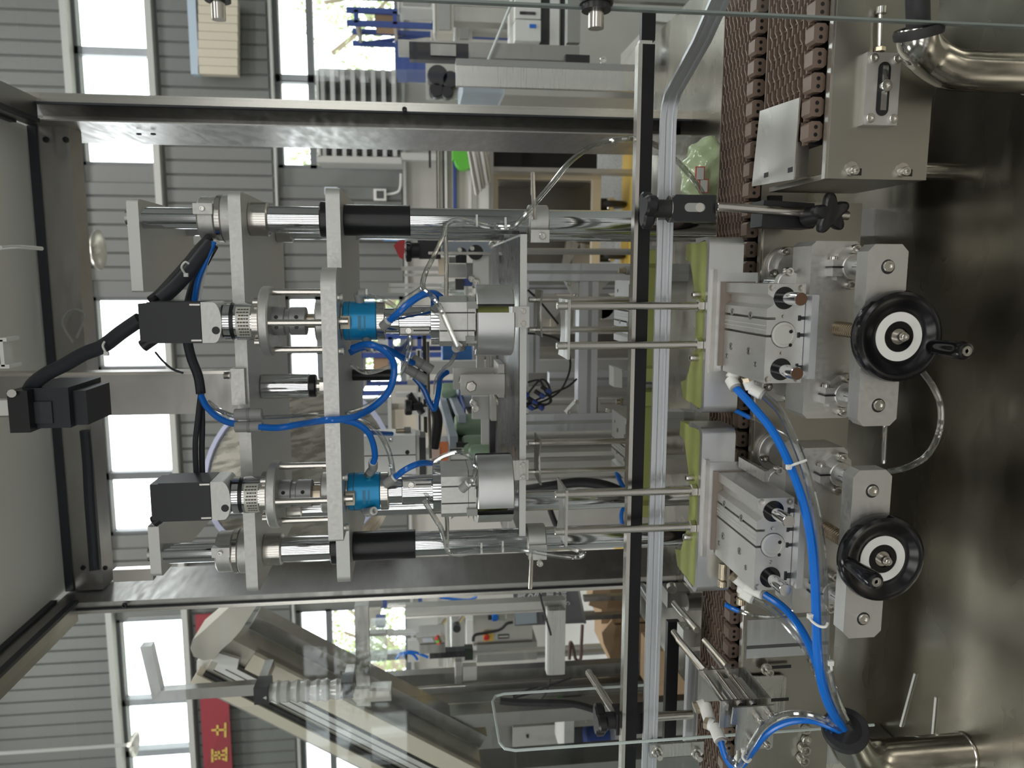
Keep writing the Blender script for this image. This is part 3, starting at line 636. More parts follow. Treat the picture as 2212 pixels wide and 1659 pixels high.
# ================================================================ clamping stations: guided cylinder, pad, cap guide, slide, handwheel
def station(c, left):
    side = 'left' if left else 'right'
    rodlab = 'bright rod ends' if left else 'rusty rod ends'
    # guided cylinder
    g = thing('guided_cylinder', 'silver pneumatic guided cylinder with %s, %s of the two in front' % (rodlab, side), 'cylinder', (c, .92, .949), 'guided cylinders')
    z0, z1 = .9495, .996
    P = [(-.0585, z0), (.0585, z0), (.0585, z1), (.0465, z1), (.0425, z1-.0075), (.034, z1-.0075), (.0295, z1), (.0195, z1), (.0195, z1-.011), (.0165, z1-.011), (.0165, z1), (-.001, z1), (-.001, z1-.011), (-.004, z1-.011), (-.004, z1), (-.0585, z1)]
    bd = part('cylinder_body', MB().prism([(c+x, z) for x, z in P], 'y', .86, .985, .0007), AL, g, 'bead blasted slotted body')
    for z in (.0045, .0095): part('rib', MB().bx(c+z-.0003, c+z+.0003, .862, .985, z1-.0002, z1+.0005), WALLT, bd)
    for dx in (-.042, .042):
        part('rod_bore', MB().cyl((c+dx, .8595, .9755), (c+dx, .861, .9755), .0132, 28), BLKG, bd)
        r = part('guide_rod', MB().cyl((c+dx, .862, .9755), (c+dx, .82, .9755), .0076, 24, bev=.0008), CHR, g)
        part('rod_end', MB().cyl((c+dx, .82, .9755), (c+dx, .8196, .9755), .0071, 24), ROD if left else RUST, r, None if left else 'rust brown end face')
    part('bore_ring', MB().cyl((c-.001, .8600, .9745), (c-.001, .861, .9745), .0158, 36), BLKG, bd)
    cap = part('bore_cap', MB().lathe((c-.001, .8605, .9745), (0, -1, 0), [(0, .0148), (.002, .0148), (.0022, .0118), (.0014, .0113), (.0014, 0)], 36), TRN, bd)
    for a in (.55, -.6): part('ring_eye', MB().cyl((c-.001+.0125*math.cos(a+pi/2-pi/2)*-.4+.008*(1 if a > 0 else -1), .8583, .966), (c-.001+.008*(1 if a > 0 else -1)-.4*.0125*math.cos(a), .859, .966), .0022, 10), BLKG, cap)
    for dx, dz, r in ((-.054, .991, .004), (.054, .991, .004), (.0535, .955, .0042), (-.0535, .955, .0042), (.0205, .9757, .0023), (-.0225, .9757, .0023)):
        part('face_hole', MB().lathe((c+dx, .8596, dz), (0, 1, 0), [(0, r), (.0001, r*.78), (.0006, 0)], 16), ROD, bd)
    for dx, w_ in ((-.0015, .004), (.0185, .004), (-.041, .007), (.042, .005)): part('t_slot', MB().bx(c+dx-w_/2, c+dx+w_/2, .8594, .864, .9495, .9555), BLK, bd); part('t_slot_head', MB().bx(c+dx-w_*.8, c+dx+w_*.8, .8594, .864, .954, .9575), BLK, bd)
    for dx, y, r in ((.021, .961, .0042), (.0195, .905, .0042), (-.0235, .961, .0042), (-.0245, .906, .0042), (-.0375, .973, .003), (-.0385, .885, .003)):
        part('counterbore', MB().lathe((c+dx, y, z1+.0002), (0, 0, 1), [(0, r*1.15), (.0006, r*1.1), (.0006, r*.85), (.0001, r*.8), (.0001, 0)], 16), STF, bd); part('hex_socket', MB().lathe((c+dx, y, z1+.0004), (0, 0, 1), [(0, r*.45), (.0001, 0)], 6), BLK, bd)
    part('tool_plate', MB().bx(c-.052, c+.060, .9855, .9885, .955, 1.002, .001), pbr('brown_strip', (.2, .165, .135), .5) if 'brown_strip' not in M_ else M_['brown_strip'], g, 'brown edged tool plate')
    part('base_plate', MB().bx(c-.052, c+.046, .845, .985, .9405, .949, .001), EXT, g)
    part('stop_tab', MB().prism([(c+.066, .905), (c+.066, .985), (c+.080, .985), (c+.080, .905)], 'z', .962, .968, .002), STX, g) if left else part('stop_tab', MB().bx(c+.062, c+.072, .90, .985, .967, .97), GLASS, g)
    # green pad on its channel bracket
    p = thing('clamp_pad', 'olive green hourglass pad on a polished channel bracket, %s front' % side, 'pad', (c, 1.03, .97), 'green clamp pads')
    hw = .114; P = [(-hw, 1.003), (-hw, 1.03), (-hw+.004, 1.078), (-hw+.026, 1.09), (-hw+.033, 1.066), (-.04, 1.042), (0, 1.036), (.04, 1.042), (hw-.027, 1.066), (hw-.024, 1.087), (hw-.002, 1.085), (hw, 1.003)]
    part('urethane_pad', MB().prism([(c+x, y) for x, y in P], 'z', .985, 1.017, .002), GRN, p, 'olive urethane pad with a hollowed back')
    w2 = .119; R = .012
    o = [(-w2, 1.045), (-w2, .992+R)]+[(-w2+R-R*math.cos(math.radians(a)), .992+R-R*math.sin(math.radians(a))) for a in (18, 36, 54, 72, 90)]+[(w2-R+R*math.sin(math.radians(a)), .992+R-R*math.cos(math.radians(a))) for a in (0, 18, 36, 54, 72, 90)]+[(w2, 1.045)]
    i_ = [(x*(.967), y+.008) for x, y in o[1:-1]]
    part('channel_bracket', MB().prism([(c+x, y) for x, y in o]+[(c+w2-.008, 1.045)]+[(c+x, y) for x, y in i_[::-1]]+[(c-w2+.008, 1.045)], 'z', .9705, 1.018, .0008), ALM, p, 'bent aluminium channel')
    part('back_plate', MB().bx(c-.06, c+.072, .9885, .992, .951, 1.012, .001), ALM, p)
    part('top_strip', MB().bx(c-.062, c+.076, .986, .992, 1.008, 1.014, .001), STX, p)
    for dx in (.036, -.051): bolt((c+dx+.006, 1.022, 1.017), (0, 0, 1), .005, .012, p)
    # cap guide saddle on two rods
    s = thing('cap_guide', 'thin hollowed saddle plate on two steel rods above the %s front pad' % side, 'guide', (c, 1.009, 1.018), 'cap guide saddles')
    for dx in (.0275, -.0255):
        r = part('support_rod', MB().vz(c+dx, 1.009, 1.018, 1.203, .0052, 16), ROD, s)
        part('lock_nut', MB().hexn((c+dx, 1.009, 1.0185), (0, 0, 1), .0095, .008), BOLT, r); part('end_screw', MB().vz(c+dx, 1.009, 1.205, 1.219, .0052, 12, .001), BOLT, r)
    S_ = [(-.043, .998), (.036, .998), (.036, 1.07)]+[(.036-.079*k/8, 1.07-.02*math.sin(pi*k/8)) for k in range(1, 8)]+[(-.043, 1.07)]
    part('saddle_plate', MB().prism([(c+x, y) for x, y in S_], 'z', 1.2025, 1.2055, .0006), STX, s)
    # slide with two guide shafts, clamps and the lead screw
    d = thing('adjusting_slide', 'aluminium slide with two guide shafts behind the %s handwheel' % side, 'slide', (c, .9, T0), 'adjusting slides')
    part('slide_plate', MB().prism([(c+x, z) for x, z in ((-.11, .866), (-.104, .860), (.104, .860), (.11, .866), (.11, .918), (.104, .924), (-.104, .924), (-.11, .918))], 'y', .90, .947, .001), AL, d)
    part('front_bar', MB().prism([(c+x, z) for x, z in ((-.103, .864), (-.095, .856), (.095, .856), (.103, .864), (.103, .896), (.095, .904), (-.095, .904), (-.103, .896))], 'y', .812, .834, .001), AL, d)
    for dx in (.0785, -.0785):
        part('guide_shaft', MB().cyl((c+dx, .834, .876), (c+dx, 1.0195, .876), .0095, 24), CHR, d)
        k = part('shaft_clamp', MB().prism([(c+dx+x*.001, .876+z*.001) for x, z in ((-9, -21), (9, -21), (21, -8), (21, 8), (9, 21), (-9, 21), (-21, 8), (-21, -8))] if False else [(c+dx+.001*x, .876+.001*z) for x, z in ((-24, -8), (-16, -17), (0, -19), (16, -17), (24, -8), (24, 8), (16, 17), (0, 19), (-16, 17), (-24, 8))], 'y', .893, .90, .001), AL, d, 'flanged split shaft clamp')
        part('clamp_hub', MB().cyl((c+dx, .884, .876), (c+dx, .9, .876), .0155, 28, bev=.001), AL, k); part('clamp_split', MB().bx(c+dx-.001, c+dx+.001, .8835, .9, .891, .905), BLK, k)
        part('clamp_lug', MB().bx(c+dx-.011, c+dx+.009, .886, .9, .890, .903, .001), AL, k)
        for sx in (-1, 1): bolt((c+dx+sx*.0215, .893, .876-.002*sx), (0, -1, 0), .006, .009, k)
        bolt((c+dx+.009, .893, .899), (1, 0, 0), .0045, .004, k)
        bolt((c+dx, .812, .880), (0, -1, 0), .0065, .0035, d, 'end_bolt'); part('bolt_pocket', MB().cyl((c+dx-.0005, .8119, .8795), (c+dx-.0005, .8125, .8795), .0082, 20), BLK, d)
        f = part('panel_flange', MB().lathe((c+dx, 1.0195, .898), (0, -1, 0), [(0, 0), (0, .029), (.008, .029), (.009, .028), (.009, .019), (.016, .018), (.016, 0)], 36), AL, d, 'round bearing flange on the side panel')
        for a in (.3, 1.87, 3.44, 5.0): bolt((c+dx+.0235*math.cos(a), 1.011, .898+.0235*math.sin(a)), (0, -1, 0), .0055, .008, f)
    for dx in (.057,):
        part('pusher_shaft', MB().cyl((c+dx, .945, .935), (c+dx, .99, .935), .0085, 22), CHR, d); part('pusher_flange', MB().cyl((c+dx, .935, .932), (c+dx, .948, .932), .0165, 26, bev=.001), AL, d)
        bolt((c+dx+.016, .94, .935), (0, -1, 0), .0055, .01, d)
    part('lead_screw', MB().cyl((c+.003, .815, .884), (c+.003, .95, .884), .0085, 20), BRASS, d)
    mb = MB()
    for i in range(14): mb.ring((c+.003, .84+i*.0045, .884), (0, 1, 0), .0084, .0092, .002, 18)
    part('screw_thread', mb, BRASS, d, kind='stuff')
    # handwheel
    wc = V((c+.001, .80, .8705))
    h = thing('handwheel', 'black handwheel with white ring, its crank %s, on the %s slide' % ('over the ring' if left else 'clear of the rim', side), 'handwheel', tuple(wc), 'handwheels')
    ax = (0, -1, 0)
    part('wheel_disc', MB().lathe(wc, ax, [(-.006, 0), (-.006, .030), (-.012, .040), (-.012, .047), (-.008, .0505), (.000, .0515), (.006, .050), (.008, .0465), (.007, .041), (.003, .035), (.002, .0285), (.0028, .0275), (.0028, 0)], 56), BLKG, h)
    part('white_ring', MB().ring(wc+V((0, -.0026, 0)), ax, .0172, .0275, .001, 56), WHT, h, 'white printed ring')
    hb = part('hub', MB().lathe(wc+V((0, -.002, 0)), ax, [(0, .0172), (.0022, .0166), (.0022, .0105), (-.001, .009), (-.001, 0)], 36), BLKG, h)
    part('hub_washer', MB().cyl(wc+V((0, -.001, 0)), wc+V((0, -.003, 0)), .0088, 24), ROD, hb); part('hub_spindle', MB().cyl(wc+V((0, -.002, 0)), wc+V((.0005, -.012, 0)), .0055, 18), ROD, hb); bolt(wc+V((.0005, -.012, 0)), (0, -1, 0), .0042, .004, hb)
    tip = at(1890, 1255, .742) if left else at(2085, 758, .742)
    hp = V((tip.x, .794, tip.z)); Rr = [(0, .006), (.004, .0075), (.015, .0082), (.04, .0098), (.050, .0098), (.054, .0085), (.0545, .0065), (.0545, 0)]
    k = part('crank_handle', MB().lathe(hp, tip-hp, Rr, 26), BLKG, h); part('handle_screw', MB().lathe(hp, tip-hp, [(.0540, .0055), (.0555, .0053), (.0555, .0026), (.0545, .002), (.0545, 0)], 18), BOLT, k, 'zinc hex screw')
    return g, p, s, d, h
S1 = station(-.0675, False); S2 = station(-.3255, True)
# the rear row faces the other way across the chain
piv = lambda c: V((c, 1.1775, 0))
for S, c, sd in ((S1, -.0675, 'right'), (S2, -.3255, 'left')):
    copy_tree(S[0], (0, 0, .02), 'silver guided cylinder at the back of the chain behind the %s pad' % sd, pi, piv(c))
    copy_tree(S[1], (0 if sd == 'right' else .016, 0, 0), 'olive green pad beyond the chain, %s one of the rear pair' % sd, pi, piv(c))
    copy_tree(S[2], (0, 0, -.01), 'thin rear saddle plate on rods facing the %s front saddle' % sd, pi, piv(c))
# ================================================================ foreground: pipes, hoses, clamps, stopper, cables
def pipe(name, lab, pts, r, endn, inside=None):
    t = thing(name, lab, 'pipe', pts[0])
    part('pipe_body', MB().tube(pts, r, 28, 8), CHR if 0 else pbr('polished_steel', (.62, .6, .55), .14, 1, (30, 30, 5), .06) if 'polished_steel' not in M_ else M_['polished_steel'], t)
    e = V(pts[-1]); part('rubber_grommet', MB().lathe(e-V(endn)*.008, endn, [(0, r*1.0), (0, r*1.12), (.006, r*1.16), (.010, r*1.08), (.010, r*.78), (0, r*.74), (-.01, r*.74)], 32), RUB, t)
    part('dark_mouth', MB().cyl(e+V(endn)*.0003, e+V(endn)*.0012, r*.9, 28), BLK, t)
    p = V(pts[0]); part('weld_ring', MB().vz(p.x, p.y, T0, T0+.004, r*1.06, 32, .001), ROD, t)
    return t
nl = V((.78, -.52, .34)).normalized(); el = at(1826, 1575, .80)
pl = V((-.598, .825, T0))
pipe('conduit_pipe', 'polished steel conduit elbow at the lower left, hoses entering its mouth', [pl, pl+V((0, 0, .05)), pl+V((0, 0, .085)), pl+V((.003, -.002, .125)), pl+V((.018, -.012, .155)), el-nl*.012, el], .0235, nl)
nr = V((.93, -.25, .28)).normalized(); er = at(1984, 62, .80); pr_ = V((.224, .82, T0))
pipe('conduit_pipe', 'polished steel conduit elbow at the right edge with a black bushing', [pr_, pr_+V((0, 0, .04)), pr_+V((0, 0, .07)), pr_+V((.002, 0, .098)), pr_+V((.012, -.004, .125)), er-nr*.014, er], .0215, nr)
single('conduit_cable', MB().tube([er-nr*.01, er+nr*.03, er+V((.07, -.02, .02)), er+V((.14, 0, .06))], .012, 12), RUB, 'thick black cable leaving the right conduit elbow', 'cable')
HN = [0]
def hose(lab, pts, r, mat, name='hose', cat='hose', seg=10):
    P = [at(*p) for p in pts]
    return single(name, MB().tube(P, r, seg, 7), mat, lab, cat)
B1 = [(1588, 836, .955), (1628, 880, .93), (1668, 930, .90), (1702, 995, .87), (1732, 1075, .84), (1750, 1155, .82), (1759, 1240, .80), (1763, 1330, .79), (1766, 1410, .785), (1776, 1480, .785), (1796, 1535, .79), (1822, 1575, .802)]
hose('thick blue hose from the right guided cylinder down to the conduit mouth', B1, .0053, BLUE)
C1 = [(1648, 852, .93), (1682, 885, .91), (1708, 935, .89), (1736, 1005, .86), (1758, 1085, .83), (1772, 1165, .81), (1778, 1245, .795), (1781, 1335, .785), (1784, 1415, .78), (1796, 1478, .78), (1816, 1535, .79), (1838, 1574, .80)]
hose('clear hose strapped beside the thick blue hose from the right cylinder', C1, .0052, HOSE)
hose('blue hose from the left guided cylinder joining the bundle', [(1650, 1283, .92), (1692, 1312, .90), (1726, 1352, .87), (1752, 1402, .84), (1770, 1450, .82), (1786, 1500, .81), (1812, 1548, .806), (1830, 1580, .808)], .0050, BLUE)
hose('clear hose from the left guided cylinder joining the bundle', [(1622, 1292, .94), (1664, 1316, .91), (1708, 1358, .88), (1744, 1408, .85), (1768, 1460, .82), (1792, 1512, .80), (1824, 1556, .80), (1842, 1580, .805)], .0050, HOSE)
hose('blue hose looping from the stopper cylinder fitting to the conduit', [(1556, 1600, .90), (1566, 1632, .89), (1584, 1658, .88), (1604, 1652, .865), (1626, 1622, .855), (1658, 1583, .84), (1702, 1560, .825), (1752, 1556, .81), (1800, 1572, .80), (1820, 1584, .804)], .0042, BLUE)
hose('clear hose looping beside the blue hose under the stopper cylinder', [(1536, 1562, .93), (1556, 1604, .91), (1578, 1640, .88), (1598, 1652, .86), (1618, 1618, .85), (1650, 1570, .835), (1690, 1546, .82), (1742, 1543, .805), (1795, 1562, .797), (1816, 1578, .802)], .0042, HOSE)
hose('clear hose loop lying on the table between the two handwheels', [(1918, 1019, .91), (1958, 1010, .90), (2002, 984, .885), (2028, 935, .87), (2032, 880, .872), (2017, 838, .88), (1994, 805, .89)], .0040, HOSE)
hose('thin clear hose dropping straight between the slide bars', [(1914, 895, .90), (1911, 940, .905), (1908, 1000, .91)], .0032, HOSE)
hose('thin clear hose with a blue end below the left guided cylinder', [(1592, 1318, .99), (1625, 1328, .97), (1668, 1332, .96), (1715, 1318, .95), (1757, 1299, .93)], .0030, HOSE)
hose('short blue sleeve on the thin hose below the left guided cylinder', [(1566, 1305, 1.0), (1580, 1313, .995), (1597, 1320, .987)], .0034, BLUE, 'hose_sleeve', 'sleeve')
hose('short blue sleeve in front of the chain between the two pads', [(1588, 886, 1.0), (1604, 894, .998), (1620, 902, .995)], .0033, BLUE, 'hose_sleeve', 'sleeve')
hose('thin clear hose with a blue sleeve between the two guided cylinders', [(1620, 902, .992), (1660, 920, .985), (1696, 938, .975), (1712, 950, .97)], .0022, HOSE)
hose('big arc of clear hose from the right column over the black rail', [(1108, 492, 1.20), (1145, 452, 1.19), (1188, 402, 1.16), (1235, 346, 1.12), (1288, 312, 1.09), (1340, 301, 1.07), (1392, 304, 1.07), (1440, 328, 1.09), (1482, 368, 1.11), (1512, 408, 1.13), (1530, 440, 1.14)], .0040, HOSE)
def tie(pts, lab, r=.0016):
    P = [at(*p) for p in pts]; t = thing('cable_tie', lab, 'cable tie', P[0])
    part('strap', MB().tube(P, r, 6, 5), WHT, t); d = (P[-1]-P[-2]).normalized()
    part('tie_head', MB().cb(P[-1], .0055, .0045, .006, .001), WHT, t); return t
tie([(1742, 994, .832), (1728, 999, .832), (1716, 1003, .835), (1704, 1009, .86)], 'white cable tie round the hose pair beside the left slide plate')
tie([(1788, 1346, .775), (1783, 1354, .772), (1768, 1352, .778), (1752, 1340, .785), (1750, 1331, .79)], 'white cable tie round the hose pair left of the left handwheel')
tie([(1789, 1452, .78), (1796, 1446, .775), (1794, 1432, .775)], 'white cable tie with a square head above the conduit mouth')
tie([(1622, 1640, .85), (1614, 1646, .846), (1604, 1636, .85), (1607, 1622, .855)], 'white cable tie pulling the stopper hoses together')
for lab, a, b in (('longer cut white cable tie lying on the mirror tabletop', (1945, 1569), (1976, 1455)), ('shorter cut white cable tie lying on the tabletop by the pipe', (2014, 1588), (2021, 1506))):
    p, q = zat(*a, T0+.0016), zat(*b, T0+.0016); single('cable_tie', MB().tube([p, q], .0016, 6, 1), WHT, lab, 'cable tie')
# push-in fittings
def fitting(lab, a, b, r, body=WHT, elbow=None):
    A, Bp = at(*a), at(*b); t = thing('push_fitting', lab, 'fitting', A)
    L = (Bp-A).length
    part('fitting_body', MB().cyl(A, Bp, r, 18, bev=.001), body, t); d = (Bp-A).normalized()
    part('release_ring', MB().ring(Bp, d, r*.55, r*.9, .003, 20), GRY if body is WHT else WHT, t)
    if elbow:
        E_ = at(*elbow); part('elbow_arm', MB().cyl(A, E_, r*.95, 16), body, t); part('thread_nut', MB().hexn(E_, (E_-A).normalized(), r*1.0, .006), BRASS, t)
    return t
fitting('white push fitting of the blue hose under the right guided cylinder', (1578, 818, .965), (1588, 836, .955), .0082, WHT, (1592, 800, .965))
fitting('white push fitting of the clear hose under the right guided cylinder', (1622, 838, .94), (1646, 852, .93), .0078, WHT, (1616, 822, .94))
fitting('white push fitting of the blue hose under the left guided cylinder', (1612, 1268, .945), (1648, 1284, .92), .0072, WHT, (1588, 1248, .95))
fitting('white push fitting of the clear hose under the left guided cylinder', (1602, 1280, .95), (1626, 1294, .937), .0074, WHT, (1606, 1262, .95))
for (x, y, Y), l in (((1560, 1262, .975), 'knurled brass flow screw below the left green pad'), ((1600, 1300, .96), 'knurled brass flow screw beside the chain below the left cylinder')):
    p = at(x, y, Y); t = thing('flow_screw', l, 'screw', p)
    part('screw_body', MB().cyl(p+V((.03, 0, 0)), p+V((.008, 0, 0)), .0056, 14), BRASS, t); part('screw_knob', MB().cyl(p+V((.006, 0, 0)), p+V((-.004, 0, 0)), .0062, 12, bev=.001), BRASS, t); part('screw_neck', MB().cyl(p+V((.008, 0, 0)), p+V((.006, 0, 0)), .003, 10), BRASS, t)
# ---------------------------------------------------------------- clamp knobs on the rail
def starknob(t, c, ax, R, n=5, th_=.012, name='star_knob'):
    ax = V(ax).normalized(); u = ax.orthogonal().normalized(); v_ = ax.cross(u); P = []
    for i in range(n*12):
        a = 2*pi*i/(n*12); f = .5+.5*math.cos(n*a); r = R*(.58+.42*f**.8); P.append((r*math.cos(a), r*math.sin(a)))
    mb = MB(); rings = []
    for h, k in ((0, .86), (th_*.2, 1), (th_*.8, 1), (th_, .84)):
        rings.append([mb.bm.verts.new(V(c)+ax*h+(u*x+v_*y)*k) for x, y in P])
    N = len(P)
    for A, B in zip(rings, rings[1:]):
        for i in range(N): mb.bm.faces.new((A[i], A[(i+1) % N], B[(i+1) % N], B[i]))
    mb.bm.faces.new(rings[0][::-1]); mb.bm.faces.new(rings[-1]); return part(name, mb, BLK, t)
cx_, cy_ = .0885, .975
rc_ = thing('rail_clamp', 'black T-knob clamp block holding the rail beside the right column', 'clamp', (cx_, cy_, 1.02))
part('clamp_block', MB().prism([(.069, 1.022), (.102, 1.022), (.102, 1.075), (.098, 1.079), (.073, 1.079), (.069, 1.075)], 'y', .965, .995, .001), BLK, rc_)
part('block_arm', MB().bx(.075, .097, .995, 1.034, 1.05, 1.076, .001), BLK, rc_)
part('oval_hole', MB().prism([(.0862+.0055*math.cos(a_)+0, 1.050+sz*.008+.0055*math.sin(a_)) for sz, s0 in ((1, 0), (-1, pi)) for a_ in [s0+k*pi/8 for k in range(9)]], 'y', .9642, .9652), GRY, rc_)
part('cross_rod', MB().cyl((.0862, .9636, 1.044), (.0862, .99, 1.044), .0058, 22), ROD, rc_)
part('neck', MB().vz(.0855, .98, 1.079, 1.099, .0115, 22), RUB, rc_); part('washer', MB().vz(.0855, .98, 1.0785, 1.0795, .0165, 26), ROD, rc_)
kb = starknob(rc_, (.0855, .98, 1.099), (0, 0, 1), .0265, 2 if 0 else 3, .015, 'knob')
sr = thing('support_rod', 'steel upright rod from the clamp block down to a star knob', 'rod', (.082, .95, .86))
p1, p2 = at(1548, 446, .955), at(1832, 466, .945)
part('rod', MB().cyl(p1, p2, .0058, 20, bev=.0006), ROD, sr); 
hq = at(1712, 461, .945)
part('holder_block', MB().prism([(hq.x-.018, hq.z-.034), (hq.x-.013, hq.z-.038), (hq.x+.014, hq.z-.034), (hq.x+.017, hq.z+.034), (hq.x-.016, hq.z+.036)], 'y', .955, .99, .001), BLK, sr)
part('holder_arm', MB().bx(hq.x-.014, hq.x+.014, .99, 1.0195, hq.z-.02, hq.z+.02, .001), BLK, sr)
kc = at(1787, 461, .915); part('knob_neck', MB().cyl(kc, kc+V((-.002, .035, .008)), .012, 20), BLK, sr); starknob(sr, kc, (-.12, -1, -.1), .0255, 5, .011)
lc = thing('rail_clamp', 'black knob clamp with a steel cross rod behind the rail at the lower left', 'clamp', at(1360, 1552, 1.06))
q = at(1360, 1552, 1.07); part('clamp_block', MB().cb(q, .034, .03, .05, .003), BLK, lc)
q2 = at(1318, 1556, 1.07); part('neck', MB().vz(q2.x, q2.y, q2.z-.012, q2.z+.01, .0125, 20), RUB, lc); part('washer', MB().vz(q2.x, q2.y, q2.z-.013, q2.z-.012, .0165, 24), ROD, lc)
starknob(lc, (q2.x, q2.y, q2.z+.008), (0, 0, 1), .0265, 3, .015, 'knob'); part('cross_rod', MB().cyl(q+V((0, -.01, .016)), q+V((.008, .13, .036)), .006, 16), ROD, lc)
part('long_rod', MB().cyl(q+V((0, 0, -.01)), q+V((0, .0, -.1)), .007, 16), ROD, lc)
# ---------------------------------------------------------------- bottle stopper at the lower left
bs = thing('bottle_stopper', 'sheet steel bracket with rods and a small air cylinder stopping bottles at the lower left', 'stopper', (-.57, .94, .86))
xa, xb = -.598, -.5505
part('rear_wall', MB().bx(xa, xb, .976, .979, .95, 1.016, .001), STX, bs); part('bracket_base', MB().bx(xa, xb, .90, .979, .947, .950), STX, bs)
part('front_wall', MB().bx(-.588, xb, .897, .90, .947, 1.016, .002), STX, bs)
part('front_plate', MB().prism([(-.613, .948), (-.553, .948), (-.553, 1.004), (-.576, 1.006), (-.577, .998), (-.613, .999)], 'y', .884, .887, .001), STX, bs)
part('air_cylinder', MB().bx(-.592, -.560, .905, .968, .957, .985, .002), AL, bs); part('cylinder_slot', MB().bx(-.578, -.573, .906, .967, .9845, .9855), INK, bs)
for x, z, L in ((-.5575, 1.008, 1.11), (-.5585, .972, 1.05), (-.5565, .99, .99), (-.566, .962, .99)):
    part('stop_rod', MB().cyl((x, .893, z), (x, L, z), .0045, 14), ROD, bs)
for x, y, z in ((-.566, .884, .972), (-.5625, .884, .956), (-.598, .884, .978), (-.60, .884, .962)):
    k = part('post_nut', MB().cyl((x, y, z), (x, y-.008, z), .0058, 14), BOLT, bs); bolt((x, y-.008, z), (0, -1, 0), .0045, .008, k)
mp = part('mount_plate', MB().prism([(-.645, .866), (-.592, .866), (-.587, .872), (-.585, .945), (-.645, .945)], 'y', 1.013, 1.016, .001), STX, bs, 'slotted mounting plate')
part('plate_return', MB().bx(-.588, -.585, .979, 1.013, .935, .95), STX, bs)
for z, x in ((.895, -.6), (.895, -.648)):
    pass
for q in ((1690, 1441), (1685, 1512)):
    p = at(q[0], q[1], 1.012); part('plate_slot', MB().bx(p.x-.0025, p.x+.0025, 1.0125, 1.0132, p.z-.014, p.z+.016), BLK, mp)
p = at(1654, 1444, 1.012); part('washer', MB().cyl(p, p+V((0, -.003, 0)), .0085, 20), BOLT, mp); bolt(p+V((0, -.003, 0)), (0, -1, 0), .0065, .012, mp)
fitting('white push fitting with a knurled screw on the stopper cylinder, upper', (1522, 1522, .955), (1533, 1557, .935), .0085, WHT, (1508, 1527, .955))
fitting('white push fitting on the stopper cylinder above the blue loop', (1543, 1568, .92), (1556, 1600, .90), .0085, WHT, (1532, 1564, .925))
b_ = thing('bottle_rods', 'two slim steel bars slanting back over the chain at the lower left', 'bar', at(1480, 1340, 1.15))
for a, b in (((1506, 1361, 1.12), (1456, 1303, 1.24)), ((1523, 1450, .978), (1466, 1382, 1.08)), ((1572, 1440, .975), (1523, 1384, 1.07))):
    part('bar', MB().tube([at(*a), at(*b)], .0052, 10, 1), ROD, b_)
q = at(1488, 1370, 1.15); part('carrier_plate', MB().cb(q, .03, .03, .03, .002), STX, b_)
# ---------------------------------------------------------------- cables of the motors
hose('thick black cable sleeve from the right servo motor up to the roof box', [(303, 690, 1.155), (262, 718, 1.16), (222, 748, 1.17), (180, 765, 1.18), (140, 788, 1.19), (100, 808, 1.20), (72, 830, 1.21), (60, 850, 1.22)], .0105, SEAL, 'cable_bundle', 'cable', 12)
hose('black cable branching beside the thick sleeve near the roof', [(185, 770, 1.19), (150, 778, 1.195), (110, 795, 1.2), (78, 820, 1.22)], .005, SEAL, 'cable', 'cable')
hose('black cable bundle dropping from the right column head to the right motor', [(455, 528, 1.24), (432, 556, 1.225), (405, 590, 1.21), (375, 622, 1.195), (345, 648, 1.185)], .0108, SEAL, 'cable_bundle', 'cable', 12)
hose('black sheath behind the blue hose above the right motor', [(462, 530, 1.26), (440, 570, 1.25), (420, 615, 1.24), (408, 660, 1.23), (404, 720, 1.23), (412, 768, 1.23), (428, 812, 1.23), (434, 850, 1.23)], .0075, SEAL, 'cable_bundle', 'cable')
hose('blue air hose running beside the black sheath above the right motor', [(462, 523, 1.235), (444, 565, 1.225), (428, 605, 1.22), (420, 650, 1.22)], .0042, BLUE)
hose('white tube beside the blue hose above the right motor', [(446, 572, 1.23), (436, 612, 1.228), (428, 655, 1.225)], .003, WHT)
hose('left one of two black cables hanging to the left motor', [(434, 848, 1.22), (428, 900, 1.215), (422, 960, 1.21), (424, 1024, 1.20)], .0042, SEAL, 'cable', 'cable')
hose('right one of two black cables hanging to the left motor', [(435, 848, 1.23), (437, 910, 1.225), (436, 970, 1.22), (437, 1030, 1.21)], .0045, SEAL, 'cable', 'cable')
hose('thin wire hanging from the roof box to the middle bracket', [(335, 760, 1.4), (352, 780, 1.4), (372, 797, 1.4), (396, 806, 1.4)], .002, SEAL, 'wire', 'wire')
hose('thin wire loop on the roof beam beside the black cable', [(158, 740, 1.95), (140, 712, 1.95), (135, 690, 1.95), (148, 672, 1.95), (166, 668, 1.95), (184, 680, 1.95), (178, 700, 1.95), (165, 730, 1.95)], .003, GRY, 'wire', 'wire')
hose('black cable lying along the rear top beam', [(184, 930, 1.955), (190, 1000, 1.955), (194, 1080, 1.955), (200, 1160, 1.955), (204, 1215, 1.955), (205, 1232, 1.95)], .0125, SEAL, 'cable', 'cable')
hose('white wire hanging across the roof sheet', [(0, 535, 1.5), (40, 533, 1.6), (90, 537, 1.7)], .004, WHT, 'wire', 'wire')
hose('blue hose from the black cables to the grey coupler', [(434, 855, 1.21), (446, 878, 1.20), (466, 898, 1.19), (490, 911, 1.18), (512, 916, 1.17)], .0050, BLUE)
hose('clear hose beside the blue one leading to the grey coupler', [(450, 868, 1.22), (470, 884, 1.21), (496, 896, 1.19), (518, 900, 1.18)], .0038, HOSE)
